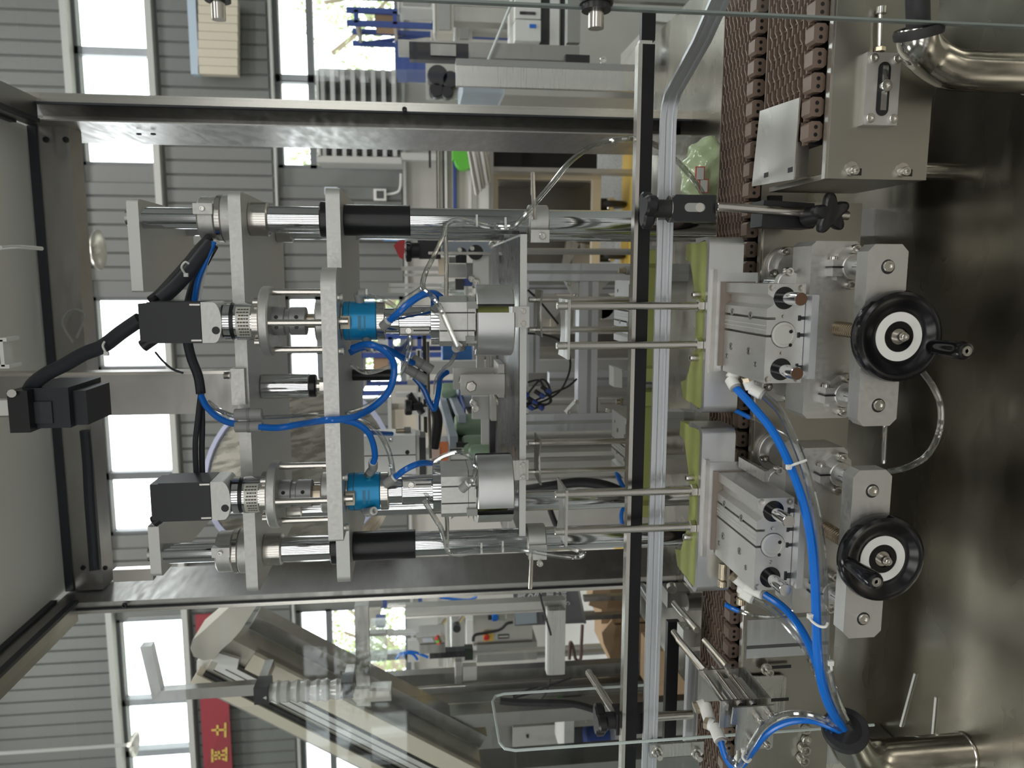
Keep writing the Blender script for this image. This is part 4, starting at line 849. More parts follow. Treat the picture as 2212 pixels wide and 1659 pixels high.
hose('blue hose rising from the coupler round the front plate to the right union', [(560, 922, 1.165), (600, 924, 1.16), (650, 916, 1.15), (700, 908, 1.08), (735, 906, 1.075), (770, 899, 1.09), (808, 878, 1.12), (838, 848, 1.13), (850, 815, 1.135), (850, 785, 1.13), (836, 762, 1.12), (812, 748, 1.115), (790, 744, 1.12), (762, 752, 1.14)], .0050, BLUE)
hose('clear hose running below the blue hose across the front plate', [(560, 902, 1.175), (610, 900, 1.17), (680, 896, 1.16), (735, 893, 1.15), (790, 878, 1.17), (830, 850, 1.18), (862, 812, 1.18), (878, 780, 1.18), (886, 745, 1.17), (884, 715, 1.165)], .0036, HOSE)
hose('blue hose from behind the plate down to the left union', [(742, 908, 1.08), (768, 914, 1.085), (792, 930, 1.09), (805, 955, 1.10), (810, 985, 1.11), (806, 1000, 1.115)], .0045, BLUE)
hose('clear hose curving from the plate down to the left clamp', [(750, 896, 1.10), (790, 912, 1.10), (820, 938, 1.10), (838, 970, 1.10), (846, 1000, 1.11), (850, 1028, 1.12)], .0036, HOSE)
hose('short blue hose with its fitting on the right clamp sleeve', [(840, 694, 1.115), (862, 675, 1.10), (888, 652, 1.10), (915, 636, 1.11), (938, 634, 1.13), (952, 642, 1.15)], .0050, BLUE)
hose('short blue hose on the left clamp sleeve', [(852, 1032, 1.115), (870, 1018, 1.10), (892, 1006, 1.10), (912, 1000, 1.115), (930, 1001, 1.14)], .0046, BLUE)
hose('clear hose from the right union elbow to the sleeve', [(785, 640, 1.14), (805, 640, 1.13), (830, 648, 1.125), (852, 662, 1.12), (864, 676, 1.115)], .0034, HOSE)
hose('clear hose tied along the right column and down to the right gripper', [(988, 748, 1.09), (970, 708, 1.09), (952, 668, 1.09), (935, 642, 1.10), (914, 622, 1.12), (918, 592, 1.15), (936, 555, 1.17), (955, 515, 1.20), (962, 490, 1.22), (975, 478, 1.235), (1000, 476, 1.24), (1040, 486, 1.24), (1072, 490, 1.235), (1108, 489, 1.215), (1142, 462, 1.215), (1152, 446, 1.21)], .0040, HOSE)
hose('second clear hose from the right column tee to the right sleeve', [(912, 622, 1.125), (895, 634, 1.12), (872, 650, 1.115), (860, 668, 1.11)], .0036, HOSE)
hose('clear hose tied along the left column down to the collar', [(918, 1084, 1.10), (935, 1112, 1.14), (952, 1140, 1.18), (960, 1165, 1.21), (968, 1190, 1.225), (985, 1198, 1.23), (1030, 1192, 1.235), (1085, 1186, 1.235), (1140, 1190, 1.225), (1200, 1200, 1.225), (1245, 1204, 1.225), (1262, 1196, 1.225), (1250, 1190, 1.23), (1220, 1180, 1.235)], .0040, HOSE)
hose('clear hose looping over the left gripper body', [(1012, 1050, 1.09), (1024, 1030, 1.09), (1026, 1008, 1.10), (1012, 984, 1.11), (990, 977, 1.12), (962, 984, 1.13), (935, 998, 1.14)], .0038, HOSE)
hose('blue twin hose hanging in a vee behind the middle bracket', [(895, 815, 1.35), (915, 840, 1.35), (928, 870, 1.35), (938, 884, 1.35), (944, 862, 1.35), (948, 838, 1.36), (952, 815, 1.38), (966, 804, 1.4)], .0050, BLUE)
hose('blue hose bending from behind the right union to the grey coupler pair', [(755, 762, 1.22), (785, 750, 1.22), (830, 752, 1.23), (865, 770, 1.25), (892, 784, 1.28)], .0052, BLUE)
hose('clear hose beside the blue one behind the right union', [(760, 740, 1.24), (800, 740, 1.24), (845, 756, 1.25), (880, 790, 1.28)], .0036, HOSE)
hose('clear hose crossing behind the middle of the heads', [(985, 765, 1.3), (972, 785, 1.32), (955, 800, 1.34), (942, 822, 1.36), (940, 850, 1.38)], .0036, HOSE)
hose('clear hose hanging below the front plate centre', [(757, 786, 1.25), (790, 805, 1.27), (840, 792, 1.28), (868, 770, 1.28), (884, 730, 1.26)], .0034, HOSE)
for l, a, b, e in (('grey elbow fitting on the right union, upper side', (773, 634, 1.14), (790, 633, 1.14), (778, 655, 1.145)), ('grey elbow fitting on the right clamp sleeve with the blue hose', (826, 706, 1.12), (838, 694, 1.113), None), ('grey elbow fitting below the right union', (792, 744, 1.13), (808, 752, 1.12), (792, 733, 1.14)),
        ('grey elbow fitting on the left union', (806, 1012, 1.13), (806, 998, 1.118), (798, 1022, 1.135)), ('grey elbow fitting on the left clamp sleeve with the blue hose', (832, 1046, 1.115), (850, 1033, 1.112), None), ('grey elbow fitting below the left union', (792, 1107, 1.13), (806, 1104, 1.12), (786, 1098, 1.14)),
        ('grey elbow fitting on the front of the left gripper body', (996, 1058, 1.095), (1010, 1046, 1.092), None), ('grey fitting under the left gripper body', (966, 1104, 1.14), (976, 1112, 1.135), (962, 1088, 1.15)), ('grey fitting under the right gripper body', (985, 752, 1.10), (990, 744, 1.10), (996, 750, 1.13))):
    fitting(l, a, b, .0068, GRY, e)
def coupler(lab, c, d, n=2):
    c = at(*c); d = V(d).normalized(); q = V((d.z, 0, -d.x)); t = thing('hose_coupler', lab, 'coupler', c)
    for i in range(n):
        o = c+q*(i-(n-1)/2)*.019
        part('coupler_body', MB().cyl(o-d*.02, o+d*.02, .0085, 16, bev=.001), GRY, t); part('coupler_band', MB().cyl(o-d*.002, o+d*.002, .0092, 16), pbr('grey_band', (.25, .25, .25), .5) if 'grey_band' not in M_ else M_['grey_band'], t)
coupler('grey twin hose coupler left of the lift cylinder', (537, 908, 1.17), (.0, 0, 1)); coupler('grey twin hose coupler between the two capping heads', (905, 797, 1.30), (-.6, 0, -1))
# wire arms that carry the hoses, in front of the columns
for l, pts in (('thin bent wire arm holding hoses beside the right column', [(962, 492, 1.225), (964, 560, 1.2), (964, 640, 1.18)]), ('thin bent wire arm holding hoses beside the left column', [(966, 1180, 1.225), (966, 1140, 1.2), (964, 1106, 1.18)]), ('thin wire standing across the middle behind the couplers', [(924, 738, 1.6), (926, 850, 1.6), (930, 990, 1.6)])):
    single('bent_wire', MB().tube([at(*p) for p in pts], .0032, 8, 3), ROD, l, 'wire')
for l, q in (('small white tie on the hose along the right column, upper', (1030, 483, 1.235)), ('small white tie on the hose along the right column, lower', (1092, 489, 1.222)), ('small white tie on the hose along the left column, upper', (1040, 1190, 1.23)), ('small white tie on the hose along the left column, lower', (1086, 1186, 1.23))):
    p = at(*q); single('cable_tie', MB().lathe(p-V((0, 0, .0015)), (0, 0, 1), [(0, .0045), (0, .0055), (.003, .0055), (.003, .0045), (0, .0045)], 14).cb(p+V((.008, 0, 0)), .012, .003, .003), WHT, l, 'cable tie')
# black connector box under the roof sheet and small white mounts
p = at(100, 882, 1.25)
cb_ = thing('connector_box', 'black ribbed cable connector box hanging under the roof sheet', 'box', p)
part('housing', MB().px(52, 838, 150, 925, 1.2, .12, .012), SEAL, cb_); part('cover', MB().px(18, 845, 62, 935, 1.18, .14, .006), BLK, cb_)
part('nose', MB().px(146, 844, 188, 918, 1.215, .09, .014), SEAL, cb_); part('window', MB().px(66, 868, 112, 915, 1.196, .01, .003), pbr('smoky', (.05, .055, .065), .2), cb_)
part('mount_strap', MB().bx(p.x-.012, p.x+.012, 1.26, 1.28, p.z+.03, 2.309, .002), M_['roof_steel'], cb_); part('cable_screw', MB().cyl(at(25, 850, 1.17), at(25, 850, 1.185), .006, 10), BOLT, cb_)
for i, (x0, y0, x1, y1) in enumerate(((-2, 731, 12, 745), (8, 790, 20, 800))):
    q = at((x0+x1)/2, (y0+y1)/2, 1.0)
w_ = thing('roof_mount', 'small white plastic mount under the roof sheet', 'mount', at(5, 765, 1.0)); part('web', MB().px(0, 734, 8, 792, 1.0, .02, .002), WHT, w_); part('foot', MB().px(-3, 730, 14, 738, 1.0, .03, .002), WHT, w_); part('foot', MB().px(-3, 788, 20, 796, 1.0, .03, .002), WHT, w_)

hose('second black cable beside the bundle above the right motor', [(452, 515, 1.25), (430, 538, 1.235), (404, 570, 1.22), (372, 606, 1.205), (346, 634, 1.195), (326, 650, 1.185)], .0075, RUB, 'cable', 'cable')
tie([(408, 570, 1.19), (400, 566, 1.188), (392, 578, 1.19), (402, 594, 1.195)], 'pale tie round the black cable bundle above the right motor')
tie([(226, 738, 1.15), (222, 748, 1.147), (230, 764, 1.15)], 'pale tie round the thick black cable left of the right motor')
# ================================================================ other machines of the hall, behind and beside
def bg(name, lab, cat, parts, group=None, feet=None):
    "parts: (name, material, x0, y0, x1, y1, Y, depth[, down]) ; down=z of the bottom instead of pixel x1"
    f = parts[0]; p = at(f[2], (f[3]+f[5])/2, f[6])
    t = thing(name, lab, cat, (p.x, f[6], 0), group)
    for q in parts:
        part(q[0], MB().px(*q[2:8], .002, q[8] if len(q) > 8 else None), q[1], t)
    return t
def bar(t, name, mat, a, b, r, seg=12): return part(name, MB().cyl(at(*a), at(*b), r, seg), mat, t)
def slab(t, name, mat, pts, Y, d, bev=.002):
    P = [(at(x, y, Y).x, at(x, y, Y).z) for x, y in pts]; return part(name, MB().prism(P, 'y', Y, Y+d, bev), mat, t)
STD = pbr('dull_steel', (.5, .49, .46), .42, .7, (40, 40, 6), .08, mottle=.08)
DSH = pbr('dark_sheet', (.12, .115, .105), .45, .5)
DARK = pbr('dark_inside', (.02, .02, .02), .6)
WHB = pbr('white_enamel', (.7, .7, .68), .4)
BGRY = pbr('blue_grey', (.36, .41, .47), .4)
ORG_ = pbr('orange_label', (.75, .22, .08), .5); PINK = pbr('pink_paper', (.72, .5, .45), .6)
# --- aluminium profile frame right behind the chain
af = thing('profile_rack', 'silver aluminium profile frame standing behind the rear guides', 'frame', (-.1, 1.95, T0))
def prof_bar(x0, y0, x1, y1, Y, d, zmin=None, name='profile_bar'):
    k = part(name, MB().px(x0, y0, x1, y1, Y, d, .002, zmin), EXT, af); v = (x1-x0) > (y1-y0)
    if v: part('groove', MB().px(x0, y0+(y1-y0)*.4, x1, y0+(y1-y0)*.6, Y-.0006, .002, 0, zmin), GRY, k)
    else: part('groove', MB().px(x0+(x1-x0)*.47, y0, x0+(x1-x0)*.67, y1, Y-.0006, .002), GRY, k)
prof_bar(1118, 569, 1400, 607, 1.90, .045, T0); prof_bar(1118, 893, 1400, 930, 1.90, .045, T0); prof_bar(1250, 608, 1291, 893, 1.902, .045)
prof_bar(1118, 608, 1142, 893, 1.902, .045); prof_bar(1140, 610, 1166, 805, 2.28, .04); prof_bar(1187, 803, 1400, 834, 2.25, .04, T0); prof_bar(1118, 612, 1400, 634, 2.25, .04, T0)
for pts in ([(1222, 608), (1250, 608), (1250, 650), (1240, 640)], [(1291, 608), (1316, 608), (1300, 625), (1291, 648)], [(1250, 893), (1222, 893), (1250, 862)], [(1291, 893), (1316, 893), (1300, 880), (1291, 858)]):
    slab(af, 'corner_gusset', STD, pts, 1.91, .03)
for q in ((1228, 613, 1.905), (1243, 640, 1.905), (1228, 890, 1.905), (1245, 868, 1.905), (1312, 886, 1.905)): bolt(at(*q), (0, -1, 0), .006, .006, af)
slab(af, 'carriage_block', WHB, [(1326, 793), (1344, 798), (1344, 838), (1326, 836)], 1.86, .05)
# cables with blue plugs hanging in that frame
for i, pts in enumerate(([(1140, 851), (1168, 820), (1186, 835), (1185, 872), (1140, 868)], [(1140, 826), (1165, 822), (1178, 846), (1190, 868), (1150, 884)], [(1229, 760), (1232, 790), (1224, 820), (1206, 848), (1170, 868), (1140, 872)], [(1140, 626), (1165, 650), (1190, 680), (1206, 700)], [(1140, 720), (1180, 724), (1214, 738), (1230, 760)], [(1246, 818), (1225, 836), (1190, 850), (1150, 868)])):
    hose('black signal cable behind the frame, %s' % ['largest loop by the blue plugs', 'inner loop by the blue plugs', 'one that hangs from the right saddle', 'one slanting under the right rear saddle', 'one running across behind the right saddle', 'one draped along the lower profile'][i], [(x, y, 1.86) for x, y in pts], .0028, RUB, 'cable', 'cable', 6)
for i, (x, y) in enumerate(((1142, 856), (1160, 872), (1176, 858), (1152, 884), (1190, 848), (1174, 884))):
    p = at(x, y, 1.855); t = thing('cable_plug', 'blue ended cable plug below the slotted plate, %s' % ['highest one', 'lower one of the left pair', 'middle one in the cable loop', 'leftmost one', 'one hanging furthest right', 'lowest one'][i], 'plug', p, 'blue cable plugs')
    part('plug_cap', MB().cyl(p, p+V((.008, 0, .012)), .0062, 12, bev=.001), NAVY, t); part('plug_body', MB().cyl(p+V((.008, 0, .012)), p+V((.016, 0, .024)), .0055, 10), RUB, t)
# --- labelling line seen over the slotted plate
hb_ = thing('hinge_bracket', 'pair of thick steel tabs with hexagon nuts standing on the slotted plate', 'bracket', (-.19, 1.5, 1.2375))
for (x0, y0, x1, y1, Y) in ((995, 809, 1068, 853, 1.46), (979, 795, 1055, 841, 1.56)):
    a = at(x0, (y0+y1)/2, Y); b = at((x0+x1)/2, y0, Y); c = at((x0+x1)/2, y1, Y)
    k = part('tab', MB().bx(c.x, b.x, Y, Y+.008, 1.238, a.z, .006), STD, hb_); n_ = at(x0+22, (y0+y1)/2+3, Y); part('hex_nut', MB().hexn(n_, (0, -1, 0), .011, .009), BOLT, k); part('stud_end', MB().cyl(n_+V((0, -.009, 0)), n_+V((0, -.013, 0)), .006, 12), ROD, k)
part('tab_foot', MB().bx(-.235, -.17, 1.468, 1.5595, 1.238, 1.250, .002), STD, hb_)
ll = thing('label_conveyor', 'narrow conveyor with blue grey side rails slanting back behind the heads', 'conveyor', at(985, 900, 2.0))
def rail3(t, name, mat, a, b, w_, h):
    A, B = at(*a), at(*b); d = (B-A).normalized(); s_ = V((-d.y, d.x, 0)).normalized()*w_/2; u = V((0, 0, -h))
    mb = MB(); v = [mb.bm.verts.new(q) for q in (A-s_, A+s_, B+s_, B-s_, A-s_+u, A+s_+u, B+s_+u, B-s_+u)]
    for f in ((0, 1, 2, 3), (7, 6, 5, 4), (0, 4, 5, 1), (1, 5, 6, 2), (2, 6, 7, 3), (3, 7, 4, 0)): mb.bm.faces.new([v[i] for i in f])
    return part(name, mb, mat, t)
rail3(ll, 'side_rail', BGRY, (972, 955, 1.9), (942, 838, 2.8), .03, .02); rail3(ll, 'rail_edge', DARK, (986, 962, 1.895), (949, 838, 2.79), .012, .03)
rail3(ll, 'side_rail', BGRY, (990, 905, 1.95), (962, 838, 2.7), .02, .02); rail3(ll, 'blue_belt', NAVY, (1003, 905, 2.0), (985, 840, 2.6), .06, .004); rail3(ll, 'guard_strip', STD, (1052, 962, 1.9), (1005, 872, 2.3), .024, .008)
rail3(ll, 'guard_strip', BGRY, (1002, 868, 2.2), (978, 836, 2.6), .03, .03)
part('support_post', MB().vz(at(1030, 930, 2.1).x, 2.1, T0+.0005, at(1030, 930, 2.1).z, .03, 14), STD, ll); part('leg', MB().vz(at(1000, 860, 2.5).x, 2.5, 0, at(1000, 860, 2.5).z-.02, .03, 14), STD, ll)
for i, (x0, x1, y, r, Y) in enumerate(((953, 985, 843, 17, 2.35), (982, 1060, 917, 25, 2.0), (998, 1062, 962, 24, 1.92), (1012, 1064, 980, 22, 1.88))):
    p = at(x1, y, Y); z1 = at(x0, y, Y).z; r_ = r*Y/FPX; h_ = z1-p.z
    b = thing('bottle', 'pale green bottle on the labelling conveyor, %s' % ['farthest one by the steel tabs', 'second from the front', 'one just behind the left jaws', 'front one half hidden by the left jaws'][i], 'bottle', p, 'green bottles')
    part('bottle_body', MB().lathe(p, (0, 0, 1), [(0, 0), (0, r_*.95), (.004, r_), (h_-.012, r_), (h_-.004, r_*.92), (h_, r_*.7), (h_, 0)], 24), BOT, b)
t = bg('blue_drum', 'glossy blue vertical roller behind the steel tabs', 'roller', [('base_plate', STD, 1022, 740, 1030, 806, 2.75, .1)])
c0 = at(992, 770, 2.8); part('roller', MB().vz(c0.x, 2.85, at(1024, 770, 2.8).z, at(955, 770, 2.8).z, .055, 28, .003), BLUE if 0 else pbr('roller_blue', (.03, .13, .36), .3), t); part('stand', MB().vz(c0.x, 2.85, 0, at(1024, 770, 2.8).z, .03, 14), STD, t)
lh = thing('labelling_unit', 'labelling head of black blocks, steel plates and bolts behind the right column', 'label head', at(1000, 540, 2.0))
Q = lambda n_, m_, *a: part(n_, MB().px(*a, .002), m_, lh)
Q('back_sheet', BGRY, 955, 522, 1092, 552, 2.12, .01); Q('thin_rail', ROD, 925, 544, 1095, 550, 1.99, .02); Q('black_block', BLK, 905, 531, 952, 559, 2.0, .05); Q('black_block', BLK, 902, 512, 948, 531, 2.06, .05)
Q('upright_plate', WHB, 1022, 552, 1056, 614, 2.0, .012); Q('upright_plate', STD, 1076, 552, 1090, 620, 2.02, .012); Q('grey_block', GRY, 1008, 568, 1024, 606, 2.05, .04); Q('grey_block', GRY, 970, 555, 986, 568, 2.05, .03); Q('black_cap', BLK, 985, 552, 1008, 568, 2.04, .03)
Q('brass_post', BRASS, 947, 556, 960, 594, 2.03, .03); Q('black_sensor', BLK, 984, 602, 1002, 626, 2.0, .03); Q('blue_sensor', NAVY, 1002, 602, 1020, 618, 2.02, .03); Q('cover_plate', WHB, 966, 570, 1010, 600, 2.1, .02)
for x, r in ((1028, 16), (998, 10)): 
    p = at(x, 545, 1.995); part('half_disc', MB().lathe(p, (0, 1, 0), [(0, 0), (0, r*2/FPX), (.02, r*2/FPX), (.02, 0)], 24), BLK, lh); bolt(p+V((0, 0, 0))+V((r*.012*.05, -.001, r*.006*.1)), (0, -1, 0), .006, .004, lh)
for q in ((1020, 600), (1030, 607), (1064, 528), (1072, 534), (1080, 528)): bolt(at(q[0], q[1], 1.99), (-.3, -1, .2), .009, .012, lh)
kn = at(882, 541, 2.0); part('knob_neck', MB().cyl(at(888, 541, 2.0), at(906, 541, 2.0), .02, 18), RUB, lh); starknob(lh, at(889, 541, 2.0), (0, 0, 1), .03, 3, .016, 'knob')
Q('stand_post', STD, 1090, 560, 1104, 600, 2.05, .03); part('stand_leg', MB().vz(at(1040, 590, 2.1).x, 2.12, T0, at(1090, 590, 2.1).z, .02, 12), STD, lh); part('stand_plate', MB().px(1056, 548, 1100, 640, 2.06, .02), STD, lh)
t = thing('red_cloth', 'red cloth corner showing above the black knob behind the right column', 'cloth', at(860, 540, 2.4))
slab(t, 'cloth', RED, [(850, 530), (862, 519), (875, 519), (872, 561), (862, 556)], 2.4, .01); part('cloth_pole', MB().vz(at(873, 541, 2.42).x, 2.42, 0, at(866, 541, 2.42).z, .01, 8), STD, t)
for i, (x0, x1, y, h_, Y) in enumerate(((871, 958, 580, 9, 2.6), (876, 958, 594, 6, 2.7), (844, 905, 616, 7, 2.5), (842, 905, 628, 9, 2.4))):
    a = at(x0, y, Y); t = thing('profile_post', 'pale metal profile upright behind the right head, %s' % ['broad one nearest the column', 'thin one in the middle', 'tall thin one', 'tall broad one by the union'][i], 'profile', (a.x, Y, 0))
    part('profile', MB().bx(a.x-h_/2*Y/FPX, a.x+h_/2*Y/FPX, Y, Y+.03, 0, a.z, .002), ALP, t); part('end_cap', MB().bx(a.x-h_/2*Y/FPX, a.x+h_/2*Y/FPX, Y-.001, Y+.031, a.z, a.z+.006, .001), BEIGE, t)
for i, (x0, x1, y, r, Y) in enumerate(((951, 1000, 616, 9, 2.2), (966, 1000, 629, 6, 2.2), (974, 1010, 641, 6, 2.2))):
    p = at(x0, y, Y); zb_ = at(1006, 622.5, 2.15).z+.0005; b = single('clear_bottle', MB().lathe((p.x, Y, zb_), (0, 0, 1), [(0, 0), (0, r*Y/FPX), ((p.z-zb_)*.8, r*Y/FPX), ((p.z-zb_)*.93, r*Y/FPX*.6), (p.z-zb_, r*Y/FPX*.5), (p.z-zb_, 0)], 18), FOIL, 'clear ribbed bottle queued behind the right gripper, %s' % ['tallest one', 'middle one', 'one nearest the jaws'][i], 'bottle', 'clear bottles')
t = bg('bottle_tray', 'narrow tray under the clear bottles behind the right gripper', 'tray', [('tray', STD, 1006, 600, 1012, 645, 2.15, .09)]); part('tray_leg', MB().vz(at(1008, 604, 2.2).x, 2.2, T0+.0005, at(1010, 604, 2.2).z-.005, .015, 10), STD, t)
bgp = bg('profile_stand', 'dark grooved profile stand with clamp bars behind the middle of the machine', 'stand', [('post', ALP, 900, 757, 912, 990, 2.35, .04), ('groove', DARK, 904, 757, 908, 990, 2.349, .004)])
for q in (('foot', STD, 880, 820, 925, 832, 2.36, .04), ('clamp_bar', WHB, 855, 849, 912, 858, 2.33, .04), ('clamp_bar', WHB, 886, 888, 924, 896, 2.33, .03), ('dark_post', DARK, 914, 700, 922, 935, 2.4, .03), ('slide_block', WHB, 910, 846, 926, 862, 2.3, .04), ('slide_block', WHB, 908, 884, 924, 900, 2.3, .04)):
    part(q[0], MB().px(*q[2:8], .002), q[1], bgp)
part('stand_leg', MB().bx(at(915, 795, 2.4).x-.02, at(915, 795, 2.4).x+.02, 2.4, 2.44, 0, at(905, 830, 2.4).z, .002), ALP, bgp)
p = at(874, 880, 2.28); part('knob', MB().cyl(p+V((0, 0, .0)), p+V((0, 0, -.022)), .024, 18, bev=.004), BLK, bgp); part('knob_neck', MB().cyl(p+V((0, 0, -.02)), p+V((0, .02, -.05)), .012, 14), RUB, bgp)
p = at(898, 872, 2.3); part('black_lever', MB().cyl(p+V((.03, 0, .02)), p+V((-.03, 0, -.02)), .011, 12), BLK, bgp)
hose('black spiral wrapped cable behind the left head', [(880+50, 868, 1.9), (944, 900, 1.9), (943, 930, 1.9), (936, 968, 1.9)], .0135, RUB, 'cable', 'cable', 12)
wc_ = bg('compact_cylinder', 'white compact air cylinder with a round hole, above the left head', 'cylinder', [('body', ALP, 785, 941, 898, 1025, 1.80, .08), ('black_plate', BLK, 906, 945, 920, 1030, 1.81, .07), ('side_mount', STD, 898, 940, 908, 1030, 1.82, .06)])
for q in ((844, 951), (880, 977), (844, 1007)): p = at(q[0], q[1], 1.7995); part('hole', MB().lathe(p, (0, 1, 0), [(-.0006, .0052), (-.0006, .0035), (.0, 0)], 14), DARK if q[1] == 977 else CHR, wc_)
part('body_seam', MB().px(785, 983, 898, 985, 1.7995, .001), INK, wc_); p = at(873, 930, 1.84); part('flow_knob', MB().cyl(p, p+V((0, 0, .02)), .006, 12), BRASS, wc_); part('flow_base', MB().cyl(p+V((0, 0, -.016)), p, .009, 12), GRY, wc_)
part('mount_post', MB().bx(at(840, 1020, 1.85).x-.02, at(840, 1020, 1.85).x+.02, 1.83, 1.87, T0, at(890, 1000, 1.85).z, .002), STD, wc_)
hose('blue hose entering the white compact cylinder', [(760, 926, 1.6), (800, 934, 1.7), (846, 937, 1.8)], .0055, BLUE)
t = bg('warning_label_box', 'small box with an orange and pink label behind the left gripper', 'box', [('box', WHB, 930, 958, 972, 1010, 2.05, .1), ('orange_edge', ORG_, 948, 955, 968, 1000, 2.045, .006), ('pink_label', PINK, 934, 968, 950, 1000, 2.04, .006)]); part('box_leg', MB().vz(at(950, 985, 2.1).x, 2.1, T0+.0005, at(972, 985, 2.1).z, .02, 10), STD, t)
# side plates of the label line
t = bg('steel_bracket', 'tall steel side plates with a slot behind the steel tabs', 'bracket', [('plate', STD, 1030, 764, 1046, 800, 1.66, .02), ('plate', STD, 1052, 764, 1058, 806, 1.64, .02), ('plate', WHB, 1020, 856, 1058, 905, 1.68, .014), ('plate', WHB, 1040, 905, 1062, 960, 1.68, .012), ('dark_plate', BLKM, 1058, 855, 1078, 985, 1.66, .02)])
part('bracket_rod', MB().tube([at(1066, 800, 1.6), at(1070, 850, 1.6), at(1084, 890, 1.6), at(1085, 985, 1.6)], .006, 8), ROD, t); part('bracket_foot', MB().bx(-.31, -.14, 1.62, 1.659, 1.238, 1.25, .002), STD, t)
for q in ((1022, 870), (1027, 881)): bolt(at(q[0], q[1], 1.66), (0, -1, 0), .008, .012, t)
# --- stainless chute drum behind the left head
dr = thing('chute_drum', 'round brushed steel cap bowl with a white rim, tilted behind the left motor', 'bowl', at(640, 1010, 2.45))
c = at(645, 1010, 2.45); n_ = V((.55, -.75, .12)).normalized()
part('bowl_wall', MB().lathe(c, n_, [(-.2, .27), (0, .29), (.004, .285), (.004, 0)], 48), pbr('spun_steel', (.52, .5, .44), .28, 1, (14, 90, 14), .1), dr); part('white_rim', MB().ring(c+n_*.003, n_, .285, .30, .012, 48), pbr('rim_blue', (.6, .64, .85), .4), dr)
part('bowl_stand', MB().bx(c.x-.08, c.x+.02, 2.5, 2.6, 0, c.z-.15, .004), STF, dr)
t = bg('stainless_panel', 'plain stainless cabinet behind the slotted plate, filling the view between the columns', 'cabinet', [('door', STD, 1098, 925, 1180, 1170, 3.0, .02, .08), ('door', STD, 1098, 835, 1180, 922, 3.0, .02, .08), ('carcass', STF, 1096, 650, 1180, 1172, 3.02, .36, .08)])
for x in (-.9, -.35): part('foot', MB().vz(x, 3.2, 0, .08, .03, 12), BLK, t)
t = bg('cream_machine', 'cream machine base with rounded openings behind the profile frame', 'machine', [('lower_box', BEIGE, 1160, 640, 1210, 722, 2.6, .3, 0), ('top_strip', CREAM, 1190, 640, 1202, 720, 2.59, .02), ('top_strip', STD, 1215, 640, 1222, 720, 2.59, .02), ('white_strip', WHB, 1240, 655, 1252, 720, 2.59, .02), ('white_strip', WHB, 1300, 655, 1330, 690, 2.58, .02)])
for q in ((1185, 660), (1300, 660)): p = at(q[0], q[1], 2.58); part('round_cover', MB().cyl(p, p+V((0, .012, 0)), .045, 28), STD, t)
t = bg('beige_cabinet', 'beige sheet metal cabinet behind the hoses between the heads', 'cabinet', [('door', CREAM, 846, 884, 912, 940, 3.4, .02, .1), ('carcass', BEIGE, 840, 872, 900, 942, 3.42, .6, 0), ('top_edge', WALLT, 838, 860, 846, 944, 3.38, .05)])
# --- blue racks by the windows
def rack(lab, Y, posts, beams, z1, boxes=()):
    t = thing('blue_rack', lab, 'rack', (at(800, posts[0], Y).x, Y, 0), 'blue steel racks')
    for y in posts:
        x = at(800, y, Y).x
        for yy in (Y, Y+.5): part('rack_post', MB().bx(x-.018, x+.018, yy, yy+.035, 0, z1, .003), NAVY, t)
    xa, xb = at(800, max(posts), Y).x, at(800, min(posts), Y).x
    for x in beams:
        z = at(x, posts[0], Y).z
        part('rack_beam', MB().bx(xa, xb, Y+.0, Y+.035, z-.018, z+.013, .003), NAVY, t); part('rack_shelf', MB().bx(xa, xb, Y+.05, Y+.5, z-.01, z+.012), BEIGE, t)
    part('rack_brace', MB().cyl((xa, Y+.52, at(beams[0], posts[0], Y).z), (xb, Y+.52, at(beams[-1], posts[0], Y).z), .015, 8), NAVY, t)
    return t
rack('blue steel rack before the window between the two heads', 5.6, (728, 768, 850), (776, 842, 905), at(748, 768, 5.6).z)
rack('blue steel rack before the window at the right, seen through the side pane', 6.0, (22, 50), (768, 852, 936), at(748, 22, 6).z)
rack('blue steel rack at the left, seen below the inclined elevator', 5.4, (1540, 1585, 1640), (780, 838, 900), at(770, 1585, 5.4).z)
def box_on(lab, name, mat, x0, y0, x1, y1, Y, d, cat='box', group=None):
    t = single(name, MB().px(x0, y0, x1, y1, Y, d, .006), mat, lab, cat, group); return t
def zpx(z, y, Y):
    "image x at which height z shows at depth Y"
    lo, hi = -500., 3000.
    for _ in range(40):
        m_ = (lo+hi)/2
        if at(m_, y, Y).z > z: lo = m_
        else: hi = m_
    return lo
def shelf_box(lab, mat, beam, yb, y0, y1, Y, hpx, name='carton'):
    x1 = zpx(at(beam, yb, Y).z+.0125, (y0+y1)/2, Y+.06); return box_on(lab, name, mat, x1-hpx, y0, x1, y1, Y+.06, .3)
shelf_box('brown carton on the blue rack between the heads', CARD, 842, 728, 775, 803, 5.6, 34)
shelf_box('dark red carton on the blue rack between the heads', pbr('dark_red', (.3, .05, .06), .6), 776, 728, 735, 758, 5.6, 20)
shelf_box('white carton on the middle shelf of the rack between the heads', WHB, 842, 728, 740, 762, 5.6, 26)
shelf_box('brown carton on the right rack', CARD, 852, 22, 26, 46, 6.0, 40)
shelf_box('white carton on the top shelf of the left rack', WHB, 838, 1540, 1550, 1578, 5.4, 40); shelf_box('brown carton on the left rack beside the white one', CARD, 838, 1540, 1595, 1630, 5.4, 30)
